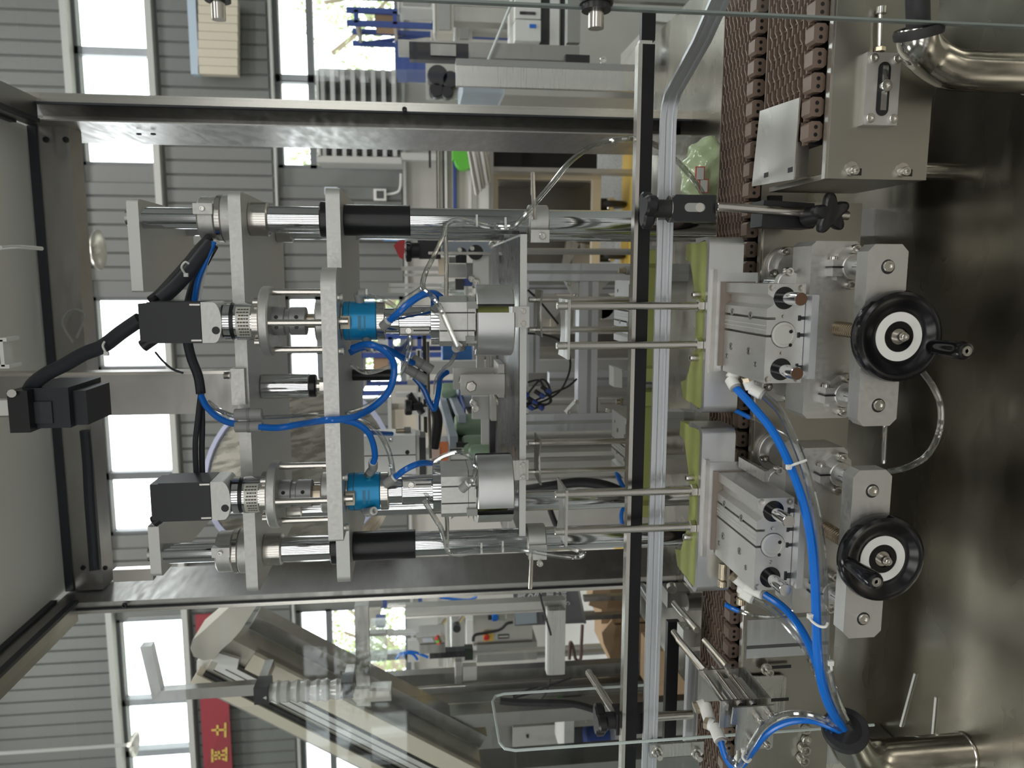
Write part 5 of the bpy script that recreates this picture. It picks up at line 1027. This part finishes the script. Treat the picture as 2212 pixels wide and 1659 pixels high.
# --- long packing line and trolleys at the right
pl_ = bg('packing_line', 'long packing line of beige beams, black rods and white profiles across the right background', 'machine', [('beam', BEIGE, 947, 250, 955, 520, 4.6, .3), ('black_rod', BLK, 943, 250, 946, 520, 4.58, .03), ('black_rod', BLK, 956, 250, 960, 520, 4.58, .03), ('white_rail', WHB, 961, 250, 966, 520, 4.56, .05), ('beam', CREAM, 967, 250, 978, 520, 4.6, .3), ('navy_strip', NAVY, 979, 250, 985, 520, 4.57, .03), ('beam', BEIGE, 986, 250, 1008, 520, 4.6, .4), ('profile', WHB, 1012, 250, 1018, 520, 4.54, .03), ('profile', STD, 1020, 250, 1028, 520, 4.54, .03), ('profile', WHB, 1031, 250, 1056, 520, 4.55, .04), ('cross_member', STD, 1057, 250, 1066, 520, 4.6, .2)])
for y in (262, 505): part('leg', MB().bx(at(1060, y, 4.7).x-.03, at(1060, y, 4.7).x+.03, 4.62, 4.7, 0, at(960, y, 4.6).z, .003), STD, pl_)
for i in range(5):
    a, b = at(1012+i*9, 316, 4.3), at(1030+i*7, 420-i*7, 4.45); 
    part('loose_strip', MB().tube([a, b], .012, 6, 1), WHB if i % 2 else STD, pl_)
p = at(932, 345, 4.5); part('black_hanger', MB().px(926, 320, 931, 362, 4.5, .03), BLK, pl_)
t = bg('green_cover', 'bright green plastic cover on the packing line', 'cover', [('cover', GREENP, 978, 318, 1006, 344, 4.4, .12)])
p = at(1004, 344, 4.4); part('cover_curve', MB().cyl((p.x, 4.39, p.z), (p.x, 4.5, p.z), .055, 24), GREENP, t)
tr_ = bg('steel_trolley', 'cream framed steel trolley on black castors behind the right column', 'trolley', [('bottom_beam', CREAM, 1278, 372, 1296, 700, 5.1, .05), ('top_beam', CREAM, 1062, 372, 1076, 700, 5.1, .05), ('corner_post', CREAM, 1062, 372, 1296, 386, 5.09, .06), ('back_sheet', DSH, 1076, 386, 1278, 700, 5.5, .01), ('inner_post', BEIGE, 1148, 386, 1153, 420, 5.2, .03), ('side_sheet', STF, 1076, 388, 1278, 392, 5.15, .4)])
for q in ((1108, 1280, 395), (1220, 1280, 700)): pass
for q in ((1320, 441), (1322, 553), (1322, 670)):
    p = at(q[0], q[1], 5.15); r_ = p.z; k = part('castor_wheel', MB().cyl((p.x-.02, 5.2, r_), (p.x+.02, 5.2, r_), r_, 20, bev=.01), RUB, tr_); part('castor_fork', MB().bx(p.x-.04, p.x+.04, 5.17, 5.25, r_, at(1296, q[1], 5.1).z, .004), BLK, tr_); part('hub', MB().cyl((p.x-.022, 5.19, r_), (p.x+.03, 5.15, r_), r_*.25, 12), BOLT, tr_)
t = thing('folded_sheets', 'folded stainless sheet offcuts inside the cream trolley', 'sheet', at(1250, 560, 5.3))
slab(t, 'sheet', STX, [(1225, 512), (1252, 526), (1216, 600), (1210, 590)], 5.3, .02); slab(t, 'sheet', STX, [(1254, 525), (1277, 530), (1278, 543), (1256, 545)], 5.25, .02); slab(t, 'sheet', STD, [(1240, 545), (1278, 545), (1278, 600), (1232, 600)], 5.35, .02)
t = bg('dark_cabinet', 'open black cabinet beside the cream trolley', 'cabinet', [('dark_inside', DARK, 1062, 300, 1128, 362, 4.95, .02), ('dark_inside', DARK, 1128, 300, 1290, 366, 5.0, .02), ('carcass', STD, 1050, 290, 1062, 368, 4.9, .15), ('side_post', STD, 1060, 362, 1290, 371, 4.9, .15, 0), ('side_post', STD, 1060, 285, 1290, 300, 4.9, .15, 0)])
bar(t, 'handle_rod', ROD, (1160, 320, 4.85), (1365, 319, 4.85), .008)
# --- through the right side pane
t = bg('drawer_cabinet', 'white cabinet with a black slot and a blue sticker, right of the side post', 'cabinet', [('front', WHB, 1113, -20, 1168, 40, 3.6, .3), ('drawer', WHB, 1113, 43, 1168, 88, 3.58, .3), ('black_slot', DARK, 1123, 25, 1157, 31, 3.595, .006), ('blue_sticker', BLUE, 1144, 52, 1158, 60, 3.575, .006), ('lower_panel', STD, 1226, -20, 1316, 150, 3.6, .3, 0), ('black_strip', DARK, 1168, -20, 1187, 130, 3.62, .05), ('white_profile', WHB, 1188, -20, 1208, 130, 3.61, .05), ('black_strip', DARK, 1214, -20, 1222, 130, 3.62, .05), ('white_profile', WHB, 1222, -20, 1226, 130, 3.6, .05), ('back', STD, 1106, -20, 1226, 130, 3.66, .1)])
t = bg('door_frame', 'mitred steel door frame with a black handle, seen through the right pane', 'frame', [('lower_bar', STF, 860, 92, 1252, 125, 2.6, .03), ('side_bar', STF, 1226, -30, 1254, 92, 2.6, .03)])
part('handle', MB().px(884, 92, 1012, 130, 2.56, .04, .006), BLK, t); part('handle_grip', MB().px(930, 95, 985, 120, 2.55, .04, .006), STF, t); part('hinge', MB().px(1222, 118, 1274, 140, 2.58, .04, .006), BLK, t); bolt(at(1302, 131, 2.6), (0, -1, 0), .012, .01, t)
bar(t, 'glass_edge', EDGE, (1052, 136, 2.55), (1110, -5, 2.55), .005); part('door_post', MB().px(1252, -30, 1300, -2, 2.6, .03, .001, 0), STF, t)
t = bg('steel_upright', 'broad brushed steel upright outside the right side post', 'post', [('front_face', STX, 985, 151, 1560, 194, 2.5, .02, 0), ('side_face', GRY, 985, 136, 1560, 150, 2.52, .06, 0)])
t = bg('grey_tank', 'blue grey rounded tank lid right of the side post', 'tank', [('tank_body', BGRY, 1000, 150, 1090, 200, 3.2, .4), ('steel_skirt', STD, 1090, 130, 1110, 205, 3.18, .45, 0), ('white_edge', WHB, 1004, 148, 1028, 156, 3.19, .02)])
for i, (x0, y0, x1, y1, Y, m_, l) in enumerate(((862, -10, 936, 18, 4.4, WHB, 'steel scale frame, upper right corner'), (940, -10, 980, 70, 4.0, BEIGE, 'beige machine column at the upper right'), (985, 20, 1020, 90, 4.7, STD, 'steel machine head with a black wheel at the upper right'))):
    t = bg('machine_part', l, 'machine', [('body', m_, x0, y0, x1, y1, Y, .2), ('leg', STD, x1, y0+(y1-y0)*.3, x1+40, y0+(y1-y0)*.7, Y+.05, .1, 0), ('trim', WHB, x0-4, y0, x0, y1, Y-.01, .1), ('cover', GRY, x0+8, y0+6, x1-8, y1-6, Y-.012, .02)])
    if i == 2: p = at(1003, 18, 4.66); part('wheel', MB().lathe(p, (0, -1, 0), [(0, 0), (0, .034), (.02, .034), (.02, .018), (.012, .012), (.012, 0)], 24), BLK, t)
t = bg('blue_hopper', 'blue plastic hopper with white tie strips, seen through the right pane', 'hopper', [('hopper', NAVY, 855, 88, 880, 150, 4.6, .3), ('hopper', NAVY, 880, 100, 925, 150, 4.6, .3), ('steel_leg', STD, 925, 110, 950, 140, 4.65, .1, 0)])
t = bg('winding_unit', 'small winding unit of rollers beside the side post at the right', 'machine', [('panel', STD, 920, 130, 1000, 214, 3.9, .05), ('leg', STD, 1000, 160, 1040, 190, 3.92, .1, 0)])
for q, r in (((945, 170), .05), ((972, 178), .04), ((942, 200), .035), ((965, 204), .03)): p = at(q[0], q[1], 3.88); part('roller', MB().cyl(p, p+V((0, -.06, 0)), r, 18, bev=.005), BLK, t)
t = thing('paper_sheet', 'white crumpled paper lying over the grey carton under the right guard pane', 'paper', at(1450, 35, 2.6)); slab(t, 'sheet', WHB, [(1400, 25), (1475, 30), (1478, 44), (1440, 48), (1406, 44)], 2.585, .014)
t = bg('grey_carton', 'grey carton with a cream edge behind the rails at the right', 'box', [('box', STD, 1408, 45, 1490, 140, 2.6, .4, 0), ('cream_post', CREAM, 1488, 20, 1497, 95, 2.58, .04, 0), ('dark_post', BEIGE, 1497, 18, 1515, 90, 2.59, .04, 0)])
t = thing('wrapped_bag', 'green bag in clear film with two red edged labels beside the chain at the right', 'bag', at(1540, 380, 1.5))
c = at(1525, 375, 1.5); mb = MB(); bmesh.ops.create_icosphere(mb.bm, subdivisions=4, radius=1, matrix=Matrix.Translation(c) @ Matrix.Diagonal((.07, .05, .05, 1)))
for v in mb.bm.verts: v.co += (v.co-c)*.10*math.sin(v.co.x*140)*math.sin(v.co.z*120+v.co.y*50)
part('film', mb, pbr('green_film', (.45, .55, .33), .18, mottle=.25, coat=.5), t)
for q in ((1512, 375), (1520, 402)):
    p = at(q[0], q[1], 1.44); k = part('label', MB().cb(p, .026, .002, .018, .001), pbr('label_red', (.6, .06, .05), .5) if 'label_red' not in M_ else M_['label_red'], t, 'white label with a red edge'); part('label_face', MB().cb(p+V((0, -.0012, 0)), .022, .001, .014), WHB, k)
part('bag_stand', MB().bx(c.x-.05, c.x+.05, 1.47, 1.56, T0, c.z-.04, .004), STF, t)
t = bg('blue_motor', 'dark blue motor end between the side post and the chain at the right', 'motor', [('motor', NAVY, 1500, 272, 1536, 297, 2.0, .08), ('mount', STD, 1536, 270, 1560, 300, 2.0, .1, T0)])

for l, q in (('brass flow screw on the rear right guided cylinder', (1352, 584, 1.43)), ('brass flow screw on the rear left guided cylinder', (1346, 868, 1.43))):
    p = at(*q); t = thing('flow_screw', l, 'screw', p)
    part('screw_body', MB().vz(p.x, p.y, p.z-.03, p.z, .0085, 14), GRY, t); part('screw_nut', MB().hexn((p.x, p.y, p.z), (0, 0, 1), .007, .006), BRASS, t); part('screw_knob', MB().vz(p.x, p.y, p.z+.006, p.z+.014, .0055, 12), BRASS, t)
hose('black spiral wrapped cable arching behind the left pad', [(1138, 1058, 1.75), (1190, 1050, 1.72), (1250, 1042, 1.70), (1305, 1048, 1.68), (1350, 1066, 1.66)], .0115, RUB, 'cable', 'cable', 12)
hose('blue hose bending beside the spiral cable behind the left pad', [(1332, 1016, 1.69), (1338, 1036, 1.68), (1350, 1056, 1.66), (1372, 1075, 1.65)], .0055, BLUE)
hose('blue hose end hanging behind the left column pair', [(1362, 1090, 1.66), (1346, 1100, 1.66), (1342, 1118, 1.66), (1346, 1140, 1.66)], .005, BLUE)
hose('black cable hanging behind the left front saddle', [(1186, 1092, 1.8), (1192, 1112, 1.8), (1204, 1140, 1.8), (1222, 1170, 1.8)], .007, RUB, 'cable', 'cable', 8)
# ================================================================ left side: inclined elevator, posts, control box, cartons
EY = 2.35; EBG = pbr('elevator_beige', (.5, .47, .41), .4, .4)
A0, B0 = at(455, 1432, EY), at(1010, 1712, EY)
ed = (B0-A0).normalized(); en = V((-ed.z, 0, ed.x)); 
if en.z < 0: en = -en
el_ = thing('cap_elevator', 'inclined steel cap elevator with long grooved side rails crossing the left pane', 'elevator', (B0.x, EY, 0))
LE = (B0-A0).length
def eb(name, mat, u0, u1, v0, v1, dy0, dy1, par=None, bev=.002):
    "box in the elevator's own axes: u along it, v across it"
    M = Matrix(((ed.x, 0, en.x, A0.x), (0, 1, 0, EY), (ed.z, 0, en.z, A0.z), (0, 0, 0, 1)))
    return part(name, MB().bx(u0, u1, dy0, dy1, v0, v1, bev, 1, M), mat, par or el_)
k = EY/FPX
eb('side_sheet', EBG, 0, LE, -62*k, 62*k, .02, .14); eb('upper_rail', CREAM, -.02, LE, 38*k, 62*k, 0, .05); eb('lower_rail', CREAM, .10, LE, -62*k, -22*k, 0, .05)
eb('middle_rail', ALP, .02, LE, -14*k, 10*k, .0, .03); eb('rail_groove', DARK, .02, LE, 10*k, 15*k, .005, .02); eb('rail_groove', DARK, .02, LE, -19*k, -14*k, .005, .02); eb('rail_groove', INK, .05, LE, -3*k, -1*k, -.001, .002)
eb('painted_shadow_edge', DARK, .0, LE, 28*k, 38*k, .008, .03); eb('rear_channel', STF, .05, LE, -100*k, -66*k, .12, .2); eb('rear_channel', STF, .05, LE, 66*k, 118*k, .12, .2)  # dark strip puts the shadow edge below the upper rail into colour
P = []
hx = [(545, 1300), (520, 1330), (470, 1350), (428, 1372), (412, 1392), (414, 1412), (432, 1424), (452, 1428), (475, 1416), (500, 1390), (548, 1330)]
slab(el_, 'top_hood', BEIGE, [(560, 1300), (508, 1300), (440, 1362), (416, 1382), (411, 1400), (418, 1418), (440, 1427), (462, 1424), (478, 1404), (500, 1385), (520, 1362)], EY-.02, .14)
slab(el_, 'rear_hood', ALP, [(425, 1428), (440, 1424), (480, 1430), (540, 1460), (545, 1474), (500, 1478), (450, 1468), (425, 1452)], EY+.06, .08)
slab(el_, 'slot_plate', ALP, [(462, 1408), (516, 1424), (512, 1446), (458, 1428)], EY-.015, .015)
part('elevator_leg', MB().bx(B0.x-.06, B0.x+.06, EY+.02, EY+.14, 0, B0.z, .004), STF, el_)
part('elevator_leg', MB().bx(B0.x+.15, B0.x+.2, EY+.13, EY+.2, 0, B0.z+.35, .004), STF, el_)
# angled hook bar and the film wrapped bar
t = thing('hook_bar', 'square steel bar bent to a hook in front of the left upper windows', 'bar', at(350, 1500, 2.2))
slab(t, 'short_arm', STF, [(302, 1398), (326, 1396), (348, 1492), (330, 1516)], 2.2, .03); slab(t, 'long_arm', STF, [(330, 1516), (346, 1493), (560, 1478), (560, 1502)], 2.2, .03); part('clamp_cap', MB().px(548, 1486, 580, 1522, 2.17, .07, .006), BLK, t)
part('rear_tie', MB().px(556, 1470, 575, 1490, 2.22, .128, .003), STF, t)
t = thing('wrapped_bar', 'bar wrapped in clear plastic film with black end blocks across the elevator', 'bar', at(650, 1492, 2.18))
a, b = at(572, 1496, 2.2), at(742, 1488, 2.2); part('inner_bar', MB().cyl(a+V((0, 0, .02)), b-V((0, 0, .02)), .018, 14), ALP, t)
mb = MB().lathe(a, b-a, [((b-a).length*i/24, .030+.003*math.sin(i*2.1)+.002*math.sin(i*5.3)) for i in range(25)], 20); part('film_wrap', mb, pbr('cloudy_film', (.52, .52, .5), .18, 0, coat=.6, mottle=.15), t)
part('end_block', MB().px(736, 1474, 762, 1508, 2.17, .06, .004), BLK, t); part('mounting', MB().px(740, 1480, 760, 1500, 2.22, .128, .003), STF, t)
t = thing('cross_plate', 'beige steel tee shaped joint plate beside the film wrapped bar', 'plate', at(800, 1505, 2.3))
slab(t, 'plate', BEIGE, [(760, 1490), (798, 1488), (798, 1493), (842, 1494), (842, 1512), (800, 1514), (797, 1526), (776, 1524), (760, 1510)], 2.22, .02); part('cross_beam', MB().px(768, 1310, 798, 1525, 2.32, .04, .002), STF, t)
part('beam_cap', MB().px(800, 1494, 845, 1515, 2.25, .06, .002), STD, t)
for i, (y0, y1, xa, xb, Y, l) in enumerate(((1438, 1466, 780, 1700, 2.66, 'upper one next to the control box'), (1480, 1506, 798, 1700, 2.64, 'lower one beside the elevator'), (1305, 1328, 876, 1222, 2.3, 'short one close to the left rear post'))):
    t = bg('steel_post', 'mirror steel post beyond the left pane, %s' % l, 'post', [('front_face', STF if i < 2 else STD, xa, y0, xb, y1, Y, .04)+((0 if i < 2 else None),), ('edge_strip', ROD, xa, y1-4, xb, y1, Y-.002, .002)+((0 if i < 2 else None),)])
    if i == 2: part('cross_bar', MB().px(1186, 1319, 1221, 1458, 2.26, .03, .002), STX, t); part('bar_edge', MB().px(1182, 1319, 1186, 1458, 2.25, .035, .001), WHB, t)
t = bg('glass_guard_rail', 'horizontal steel rail joining the two left posts', 'rail', [('rail', STF, 984, 1430, 998, 1478, 2.62, .03), ('cover', STD, 1000, 1440, 1030, 1470, 2.61, .03), ('edge', ROD, 982, 1430, 985, 1478, 2.615, .035)])
# control box on its arm
hm = bg('control_box', 'small grey operator box with a screen and red and green buttons at the left', 'control box', [('box_front', STD, 905, 1378, 962, 1411, 3.5, .14), ('front_face', STF, 907, 1392, 960, 1411, 3.49, .012)])
slab(hm, 'sloped_panel', STD, [(899, 1377), (953, 1373), (962, 1385), (905, 1390)], 3.46, .05); slab(hm, 'screen', pbr('dim_screen', (.55, .58, .66), .2), [(912, 1379), (934, 1378), (938, 1386), (914, 1388)], 3.455, .006)
for x, y, m_ in ((946, 1377, REDP), (948, 1383, GREENP), (950, 1387, REDP)): p = at(x, y, 3.45); part('push_button', MB().cyl(p+V((0, .01, 0)), p+V((0, -.012, .008)), .009, 14), m_, hm)
part('swing_arm', MB().px(928, 1408, 1012, 1421, 3.55, .05, .003), BLK, hm); part('arm_post', MB().px(1004, 1402, 1022, 1426, 3.56, .05, .004), BLK, hm); part('arm_leg', MB().px(1018, 1411, 1026, 1416, 3.57, .03, .002, 0), STD, hm)
cb2 = bg('switch_cabinet', 'stainless cabinet with a red and yellow rotary switch and a small nameplate at the left', 'cabinet', [('door', STD, 1022, 1322, 1150, 1390, 3.8, .02), ('side_panel', STF, 1030, 1390, 1160, 1428, 3.78, .2), ('carcass', STF, 1024, 1320, 1150, 1392, 3.82, .16), ('cabinet_leg', STF, 1150, 1332, 1165, 1338, 3.83, .04, 0), ('cabinet_leg', STF, 1150, 1416, 1165, 1422, 3.83, .04, 0), ('door_edge', ROD, 1022, 1389, 1150, 1392, 3.79, .02), ('top_edge', WHB, 1008, 1340, 1022, 1400, 3.85, .06)])
p = at(1055, 1374, 3.79); k = part('switch_plate', MB().cb(p, .05, .012, .052, .004), YEL, cb2, 'yellow switch plate'); part('red_dial', MB().cyl(p+V((0, 0, .01)), p+V((0, -.025, .012)), .013, 18), REDP, k); part('dial_grip', MB().cb(p+V((0, -.028, .012)), .008, .012, .03, .002), REDP, k)
part('nameplate', MB().px(1076, 1371, 1100, 1380, 3.795, .004, .0005), INK, cb2); part('nameplate_line', MB().px(1078, 1374, 1098, 1376, 3.793, .003), LABEL, cb2)
p = at(1075, 1333, 3.76); rg = thing('air_regulator', 'blue capped air regulator with a clear bowl above the switch cabinet', 'regulator', p); part('cap', MB().cyl(p+V((0, 0, .03)), p, .02, 16, bev=.003), BLUE, rg); part('bowl', MB().cyl(p, p+V((0, 0, -.045)), .018, 16, bev=.006), FOIL, rg); part('bracket', MB().cb(p+V((0, .03, .0)), .02, .07, .016), STD, rg); part('knob', MB().cyl(p+V((0, 0, .03)), p+V((0, 0, .05)), .013, 14), BLK, rg)
hose('black cable curving over the switch cabinet', [(1022, 1385, 3.7), (1026, 1372, 3.7), (1050, 1367, 3.7), (1080, 1360, 3.7), (1095, 1347, 3.7), (1108, 1344, 3.7)], .008, RUB, 'cable', 'cable', 8)
# misc machine left of the control box
ml = bg('sealing_machine', 'light framed sealing machine with white panels and blue parts behind the control box', 'machine', [('white_panel', WHB, 878, 1335, 945, 1368, 4.3, .05), ('white_panel', ALP, 880, 1386, 906, 1430, 4.4, .05), ('blue_block', NAVY, 811, 1340, 832, 1356, 4.2, .08), ('clear_cover', FOIL, 800, 1352, 834, 1430, 4.1, .1), ('rail', STD, 794, 1368, 850, 1374, 4.1, .05), ('rail', ALP, 838, 1366, 960, 1372, 4.15, .05), ('beam', ROD, 836, 1306, 925, 1311, 4.1, .03), ('blue_post', NAVY, 827, 1294, 836, 1312, 4.1, .04), ('blue_post', NAVY, 903, 1290, 912, 1308, 4.1, .04), ('frame_post', STD, 946, 1290, 956, 1440, 4.2, .05), ('frame_post', WHB, 966, 1288, 972, 1500, 4.22, .04), ('brown_panel', BEIGE, 792, 1318, 822, 1352, 4.35, .04), ('base', STD, 976, 1340, 1004, 1430, 4.3, .3), ('base_leg', STD, 1004, 1342, 1016, 1348, 4.32, .05, 0), ('base_leg', STD, 1004, 1422, 1016, 1428, 4.32, .05, 0)])
for x, y in ((948, 1356), (986, 1350)): 
    p = at(x, y, 4.05); part('clamp_knob', MB().cyl(p, p+V((0, -.05, 0)), .022, 12), BLK, ml); part('knob_stem', MB().cyl(p, p+V((.0, .1, -.04)), .01, 8), ROD, ml)
for pts in ([(870, 1418), (880, 1408), (900, 1410), (925, 1420)], [(950, 1290), (962, 1292), (1012, 1296), (1030, 1288)], [(856, 1424), (866, 1412), (890, 1412), (902, 1425)]):
    part('air_line', MB().tube([at(x, y, 4.06) for x, y in pts], .008, 6, 5), BLUE, ml)
t = bg('wheeled_stand', 'stand on a grey castor beside the elevator at the left', 'stand', [('white_board', CREAM, 878, 1460, 945, 1480, 3.2, .05), ('stand_post', STD, 946, 1456, 960, 1545, 3.3, .05), ('navy_post', NAVY, 962, 1500, 968, 1530, 3.28, .03), ('bracket', STD, 972, 1512, 990, 1524, 3.25, .05)])
p = at(989, 1532, 3.2); part('castor_wheel', MB().lathe(p+V((0, .02, 0)), (0, -1, 0), [(0, 0), (0, .033), (.03, .033), (.03, .022), (.034, .016), (.034, 0)], 24), RUB, t); part('wheel_hub', MB().cyl(p+V((0, -.015, 0)), p+V((0, -.02, 0)), .012, 14), WHT, t); part('stand_leg', MB().vz(p.x+.02, 3.32, 0, p.z, .015, 8), STD, t)
# white boxes and blue motor at the bottom
t = bg('steel_cabinet', 'pale steel cabinet with screw holes beside the elevator, seen over the acrylic edge', 'cabinet', [('front', STD, 1005, 1506, 1095, 1558, 2.9, .02), ('lower_front', STD, 1108, 1568, 1215, 1640, 2.86, .02, T0-.3), ('upper_front', STF, 1100, 1500, 1190, 1566, 2.9, .02), ('carcass', STF, 1008, 1500, 1100, 1640, 2.93, .2, 0)])
for q in ((1020, 1511, 2.89), (1088, 1542, 2.89), (1140, 1592, 2.85)): p = at(*q); part('screw_hole', MB().cyl(p, p+V((0, .02, 0)), .006, 12), DARK, t)
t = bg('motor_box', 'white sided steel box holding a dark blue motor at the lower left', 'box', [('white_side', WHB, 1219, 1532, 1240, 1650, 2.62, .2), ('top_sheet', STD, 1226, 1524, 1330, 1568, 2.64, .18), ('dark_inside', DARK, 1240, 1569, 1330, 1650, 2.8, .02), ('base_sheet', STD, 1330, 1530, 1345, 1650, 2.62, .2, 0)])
p = at(1312, 1592, 2.74); part('motor_body', MB().cyl(p+V((.0, 0, -.02)), p+V((0, 0, .09)), .055, 28, bev=.008), NAVY, t)
hose('thick black cable rising along the lower left to the posts', [(1290, 1535, 2.2), (1240, 1521, 2.2), (1180, 1518, 2.2), (1120, 1517, 2.2), (1080, 1514, 2.2)], .011, RUB, 'cable', 'cable', 10)
for i, pts in enumerate(([(1108, 1508), (1150, 1496), (1190, 1480), (1235, 1464)], [(1108, 1503), (1140, 1490), (1162, 1484)], [(1164, 1518), (1180, 1495), (1188, 1468)], [(1164, 1275), (1178, 1330), (1190, 1372)])):
    hose('thin black cable near the lower left posts, %s' % ['longest one', 'short upper one', 'one crossing to the thick cable', 'one hanging over the grey sign board'][i], [(x, y, 2.25) for x, y in pts], .0035, RUB, 'cable', 'cable', 6)
t = thing('spray_can', 'white and green spray can with a black base at the lower left', 'can', at(1200, 1555, 2.6))
a, b = at(1194, 1526, 2.6), at(1208, 1546, 2.6); p = at(1205, 1535, 2.6); part('can_body', MB().cyl((p.x, 2.6, p.z-.01), (p.x, 2.6, p.z+.05), .024, 18, bev=.003), WHB, t); part('green_band', MB().cyl((p.x, 2.6, p.z-.03), (p.x, 2.6, p.z-.009), .0242, 18), GREENP, t); part('black_base', MB().cyl((p.x, 2.6, p.z-.10), (p.x, 2.6, p.z-.03), .022, 18), BLK, t); part('can_shelf', MB().bx(p.x-.04, p.x+.04, 2.57, 2.615, p.z-.115, p.z-.10), STD, t)
# sign board lying upside down, with its white print
sg = thing('sign_board', 'dark grey sign board with white print, lying upside down behind the left post', 'sign', at(1180, 1310, 2.9))
board = [(1108, 1262), (1246, 1262), (1262, 1346), (1112, 1352)]
slab(sg, 'board', SIGN, board, 2.9, .012); slab(sg, 'board_edge', STF, [(1246, 1262), (1250, 1262), (1267, 1346), (1262, 1348)], 2.897, .016); slab(sg, 'lower_screen', BGRY, [(1112, 1318), (1158, 1316), (1160, 1346), (1114, 1350)], 2.897, .004); slab(sg, 'dark_square', INK, [(1170, 1330), (1190, 1328), (1192, 1340), (1172, 1341)], 2.896, .004)
part('sign_leg', MB().px(1262, 1290, 1275, 1300, 2.92, .03, .002, 0), STF, sg); part('sign_leg', MB().px(1262, 1330, 1275, 1340, 2.92, .03, .002, 0), STF, sg)
def text(s, x, y, Y, size, mat, par, rot=pi, name='lettering'):
    cu = bpy.data.curves.new('txt', 'FONT'); cu.body = s; cu.size = size; cu.extrude = .0006; cu.align_x = 'CENTER'; cu.align_y = 'CENTER'
    o = bpy.data.objects.new('txt', cu); COL.objects.link(o); dg = bpy.context.evaluated_depsgraph_get()
    me = bpy.data.meshes.new_from_object(o.evaluated_get(dg)); bpy.data.objects.remove(o); bpy.data.curves.remove(cu)
    me.transform(Matrix.Rotation(rot, 4, 'Y') @ Matrix.Rotation(pi/2, 4, 'X')); me.materials.clear(); me.materials.append(mat)
    return inst(name, me, at(x, y, Y), par)
WPR = pbr('white_print', (.72, .72, .72), .6)
text('S', 1140, 1288, 2.897, .055, WPR, sg); text('387', 1217, 1287, 2.897, .03, WPR, sg); text('C', 1226, 1303, 2.897, .022, WPR, sg); 
for i in range(3):
    z = 1157+i*5; pts = [at(z+2*math.sin(j*1.3), 1276+j*3.2, 2.896) for j in range(8)]; part('wave_line', MB().tube(pts, .0022, 5, 3), WPR, sg)
for i in range(4):
    pts = [at(1113+i*4+8*math.sin(a), 1283+10*math.cos(a)-i*1.5, 2.896) for a in (.1, .5, .9, 1.3, 1.7, 2.1)]; part('arc_line', MB().tube(pts, .0018, 5, 3), WPR, sg)
for x0, y0, x1, y1 in ((1182, 1284, 1194, 1284), (1182, 1280, 1182, 1290), (1186, 1278, 1186, 1292), (1190, 1280, 1190, 1290), (1182, 1274, 1194, 1274), (1194, 1276, 1194, 1292), (1201, 1280, 1207, 1280), (1201, 1285, 1207, 1285), (1201, 1290, 1207, 1290)):
    part('character_stroke', MB().tube([at(x0, y0, 2.896), at(x1, y1, 2.896)], .0018, 5, 1), WPR, sg)
# cartons on the floor
def carton(lab, x0, y0, x1, y1, Y, d, flaps=()):
    t = bg('carton', lab, 'carton', [('carton_body', CARD, x0, y0, x1, y1, Y, d, 0)], 'brown cartons on the floor')
    for pts in flaps: slab(t, 'flap', CARD, pts, Y-.03, .012)
    return t
carton('brown carton with a raised flap standing behind the left post', 1300, 1250, 1400, 1345, 3.1, .3, [[(1272, 1308), (1285, 1262), (1320, 1268), (1310, 1320)]])
carton('open brown carton with a torn slanting flap at the left', 1318, 1349, 1420, 1428, 3.1, .3, [[(1300, 1367), (1322, 1340), (1330, 1352), (1318, 1420), (1304, 1390)]])
carton('brown carton low behind the silver guide profile', 1410, 1405, 1520, 1500, 2.45, .15)
carton('brown carton behind the chain left of the left green pad', 1425, 1290, 1520, 1350, 2.75, .15)
hose('dark red hose loop standing over the pale floor at the left', [(1258, 1350, 3.4), (1256, 1390, 3.4), (1254, 1424, 3.4), (1244, 1424, 3.4), (1238, 1400, 3.4), (1232, 1388, 3.4), (1230, 1424, 3.4)], .008, pbr('dark_hose', (.14, .08, .07), .5), 'hose', 'hose')
t = thing('support_bracket', 'dark steel clamp and slant rods behind the rails left of the left pad', 'bracket', at(1470, 1290, 1.3))
part('dark_block', MB().px(1442, 1278, 1490, 1312, 1.3, .04, .003), STF, t); part('slant_rod', MB().cyl(at(1386, 1268, 1.32), at(1406, 1300, 1.22), .008, 14), CHR, t); part('round_post', MB().vz(at(1495, 1300, 1.3).x, 1.3, T0, at(1482, 1300, 1.3).z, .016, 16), STF, t)
part('eye_bolt', MB().cyl(at(1450, 1266, 1.28), at(1452, 1274, 1.27), .009, 14), BOLT, t)
# clear film strip reflections are left to the panes themselves
